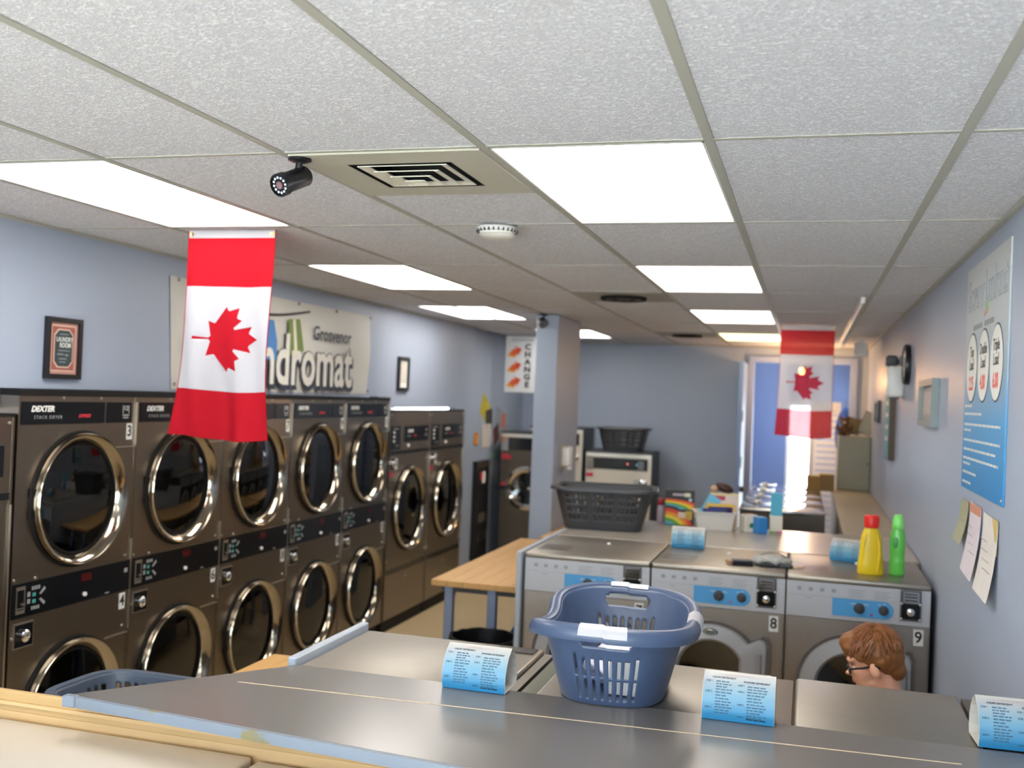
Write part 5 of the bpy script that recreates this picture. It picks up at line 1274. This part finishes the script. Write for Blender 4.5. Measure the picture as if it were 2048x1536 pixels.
def head_shapes(b):
    s = MB()
    s.ell((-.012, 0, .028), (.092, .074, .086), seg=28, rings=18)              # cranium
    s.ell((.030, 0, -.045), (.056, .055, .062), seg=24, rings=14)              # face
    s.ell((.048, 0, -.088), (.030, .034, .024)); s.ell((.020, 0, -.080), (.050, .052, .032))   # chin, jaw
    s.ell((.064, 0, .020), (.028, .056, .020))                                   # brow
    for q in (-1, 1): s.ell((.056, q * .033, -.028), (.022, .020, .018)); s.ell((-.010, q * .080, -.026), (.019, .008, .032), Euler((0, .2, 0))); s.ell((-.002, q * .082, -.024), (.007, .007, .020))
    s.prism([(.074, -.010, .002), (.074, .010, .002), (.072, .017, -.042), (.072, -.017, -.042)], (.004, 0, 0)); s.ell((.092, 0, -.036), (.016, .011, .010)); s.ell((.083, 0, -.018), (.011, .008, .020), Euler((0, -.35, 0)))
    s.ell((.076, 0, -.062), (.011, .021, .005)); s.ell((.074, 0, -.070), (.011, .018, .006))   # lips
    s.bm.transform(HM)
    me = bpy.data.meshes.new('tmp'); s.bm.to_mesh(me); s.bm.free(); b.bm.from_mesh(me); bpy.data.meshes.remove(me)
b = MB(); head_shapes(b)
hip, chest, neck0 = Vector((.17, 0, .30)), Vector((.11, 0, .62)), Vector((.09, 0, .775))
limb(b, [neck0, HM @ Vector((-.025, 0, -.035))], [.060, .054])
limb(b, [hip, Vector((.165, 0, .46)), chest, Vector((.10, 0, .74))], [.135, .125, .14, .10])
hands = []
for q in (-1, 1):
    sh = Vector((.10, q * .17, .725)); el = Vector((.10, q * .235, .47)); wr = Vector((-.105, q * .145, .385))
    limb(b, [Vector((.10, q * .08, .73)), sh, (sh + el) / 2, el], [.075, .062, .048, .041]); limb(b, [el, (el + wr) / 2, wr], [.041, .036, .026])
    hp = Vector((.15, q * .10, .26)); kn = Vector((-.245, q * .13, .215)); 
    limb(b, [hp, (hp + kn) / 2, kn], [.105, .086, .062]); an = Vector((.215, q * .115, .085)); limb(b, [kn, Vector((.0, q * .125, .105)), an], [.062, .058, .042]); limb(b, [an, Vector((.30, q * .115, .045))], [.040, .030])
    # palm, four fingers bent over the thigh, thumb from the side of the palm
    pc_ = wr + Vector((-.060, -q * .004, -.012)); b.ell(pc_, (.050, .044, .015), seg=16, rings=10); limb(b, [wr, pc_], [.024, .020], 10)
    for k, (dy, l) in enumerate(((-.037, .062), (-.0125, .074), (.0125, .070), (.037, .054))):
        p0 = pc_ + Vector((-.038, dy, .0)); p1 = p0 + Vector((-l * .48, dy * .28, -.006)); p2 = p1 + Vector((-l * .30, 0, -.014)); p3 = p2 + Vector((-l * .18, 0, -.013)); limb(b, [p0, p1, p2, p3], [.0088, .0080, .0073, .0064], 8)
    p0 = pc_ + Vector((.012, -q * .034, 0)); limb(b, [p0, p0 + Vector((-.026, -q * .020, -.008)), p0 + Vector((-.050, -q * .022, -.018))], [.012, .0098, .008], 8)
remeshed('body', b, skin, t, .0052, 3)
# clothes: shirt and trousers follow the body
b = MB()
limb(b, [hip + Vector((0, 0, .05)), Vector((.165, 0, .46)), chest, Vector((.10, 0, .735))], [.148, .137, .152, .100])
for q in (-1, 1):
    sh = Vector((.10, q * .17, .725)); el = Vector((.10, q * .235, .47)); limb(b, [Vector((.10, q * .08, .725)), sh, (sh + el) / 2], [.082, .074, .062])
remeshed('shirt', b, mat('shirt_navy', '34405c', .85, 0, .08, 30, .2, 120), t, .010, 3)
b = MB()
b.ell(hip + Vector((0, 0, -.02)), (.15, .165, .14))
for q in (-1, 1):
    hp = Vector((.15, q * .10, .26)); kn = Vector((-.245, q * .13, .215)); an = Vector((.215, q * .115, .088)); limb(b, [hp, (hp + kn) / 2, kn], [.114, .096, .073]); limb(b, [kn, Vector((.0, q * .125, .105)), an], [.072, .068, .054])
remeshed('trousers', b, mat('denim', '2e3a54', .9, 0, .12, 40, .2, 150), t, .010, 3)
b = MB()
for q in (-1, 1): b.ell((.275, q * .115, .055), (.075, .044, .048)); b.ell((.33, q * .115, .075), (.035, .044, .05))
remeshed('shoes', b, dgrey_m, t, .008, 3)
# hair: swept mass, longer on top, plus locks
b = MB()
b.ell((-.020, 0, .050), (.096, .082, .078), seg=28, rings=18); b.ell((-.055, 0, .010), (.070, .076, .082), seg=24, rings=16); b.ell((.030, 0, .078), (.074, .066, .046), seg=24, rings=14); b.ell((.066, .006, .066), (.034, .056, .036)); b.ell((-.085, 0, -.045), (.034, .055, .045))
for q in (-1, 1): b.ell((-.030, q * .068, .018), (.052, .018, .042)); b.ell((.020, q * .064, .035), (.034, .016, .030))
b.bm.transform(HM)
def hj(c):
    l = HM.inverted() @ c
    n = noise.noise(Vector((l.x * 26, l.y * 60, l.z * 26))) * .004 + noise.noise(Vector((l.x * 60, l.y * 150, l.z * 50))) * .003
    d = (l - Vector((-.02, 0, .03))).normalized()
    return HM @ (l + d * n)
hair = remeshed('hair', b, hair_m, t, .005, 2, hj)
rnd = random.Random(11); b = MB()
for k in range(640):
    th = rnd.uniform(0, 2 * PI); ph = rnd.uniform(.0, 1.5); ex = (.104 if math.cos(th) > 0 else .100, .086, .086)
    c = Vector((-.018, 0, .046)); d = Vector((math.sin(ph) * math.cos(th), math.sin(ph) * math.sin(th), math.cos(ph)))
    p = c + Vector((d.x * ex[0], d.y * ex[1], d.z * ex[2]))
    flow = Vector((.9 * (1 if d.x > -.2 else -.25), d.y * .6 + rnd.uniform(-.3, .3), -.35 - .9 * math.sin(ph))).normalized()
    flow = (flow - d * flow.dot(d)).normalized(); L_ = rnd.uniform(.03, .055)
    if d.x > .45 and p.z < .07: L_ *= .7
    pts = [p + flow * (L_ * q / 4) + d * (.005 * math.sin(PI * q / 4) + .003 - .008 * (q / 4) ** 2) for q in range(5)]
    b.tube([HM @ x for x in pts], 0, 4, radii=[.0016, .0030, .0030, .0022, .0005])
b.build('hair_locks', mat('hair_lock', '8a5630', .45, 0, .3, 30), hair, True)['kind'] = 'stuff'
# glasses, eyes
b = MB()
for q in (-1, 1):
    pts = [HM @ Vector((.092 - .012 * abs(math.sin(a)) * 0 - .010 * (abs(.034 + .023 * math.cos(a)) / .06), q * (.034 + .023 * math.cos(a)), -.018 + .017 * math.sin(a))) for a in [2 * PI * k / 24 for k in range(24)]]
    b.tube(pts, .0038, 6, closed=True)
    b.tube([HM @ Vector(p) for p in ((.084, q * .057, -.010), (.078, q * .072, -.009), (.03, q * .079, -.010), (-.016, q * .081, -.006), (-.03, q * .079, -.02))], .0042, 6)
b.tube([HM @ Vector(p) for p in ((.090, -.012, -.014), (.095, 0, -.011), (.090, .012, -.014))], .0026, 6)
gl = b.build('glasses', black_m, t, True)
b = MB()
for q in (-1, 1): b.poly([HM @ Vector((.090 - .010 * (abs(.034 + .021 * math.cos(a)) / .06), q * (.034 + .021 * math.cos(a)), -.018 + .015 * math.sin(a))) for a in [2 * PI * k / 20 for k in range(20)]])
b.build('lens', clear_g, gl)
for q in (-1, 1):
    e = MB().ell(HM @ Vector((.066, q * .032, -.020)), (.012,) * 3).build('eye', paper_m, t, True)
    MB().ell(HM @ Vector((.0755, q * .032, -.022)), (.0045,) * 3).build('iris', mat('iris', '3a4a5a', .2), e, True)
    MB().tube([HM @ Vector((.080, q * .016, .004)), HM @ Vector((.082, q * .034, .009)), HM @ Vector((.070, q * .052, .004))], .003, 6).build('eyebrow', mat('hair_lock', '8a5630', .45), t, True)
b = MB(); b.ell((.084, 0, -.0625), (.004, .019, .0042)).ell((.0835, 0, -.0695), (.004, .016, .0048)); b.bm.transform(HM); b.build('lips', mat('lip', 'c07a6c', .45), t, True)
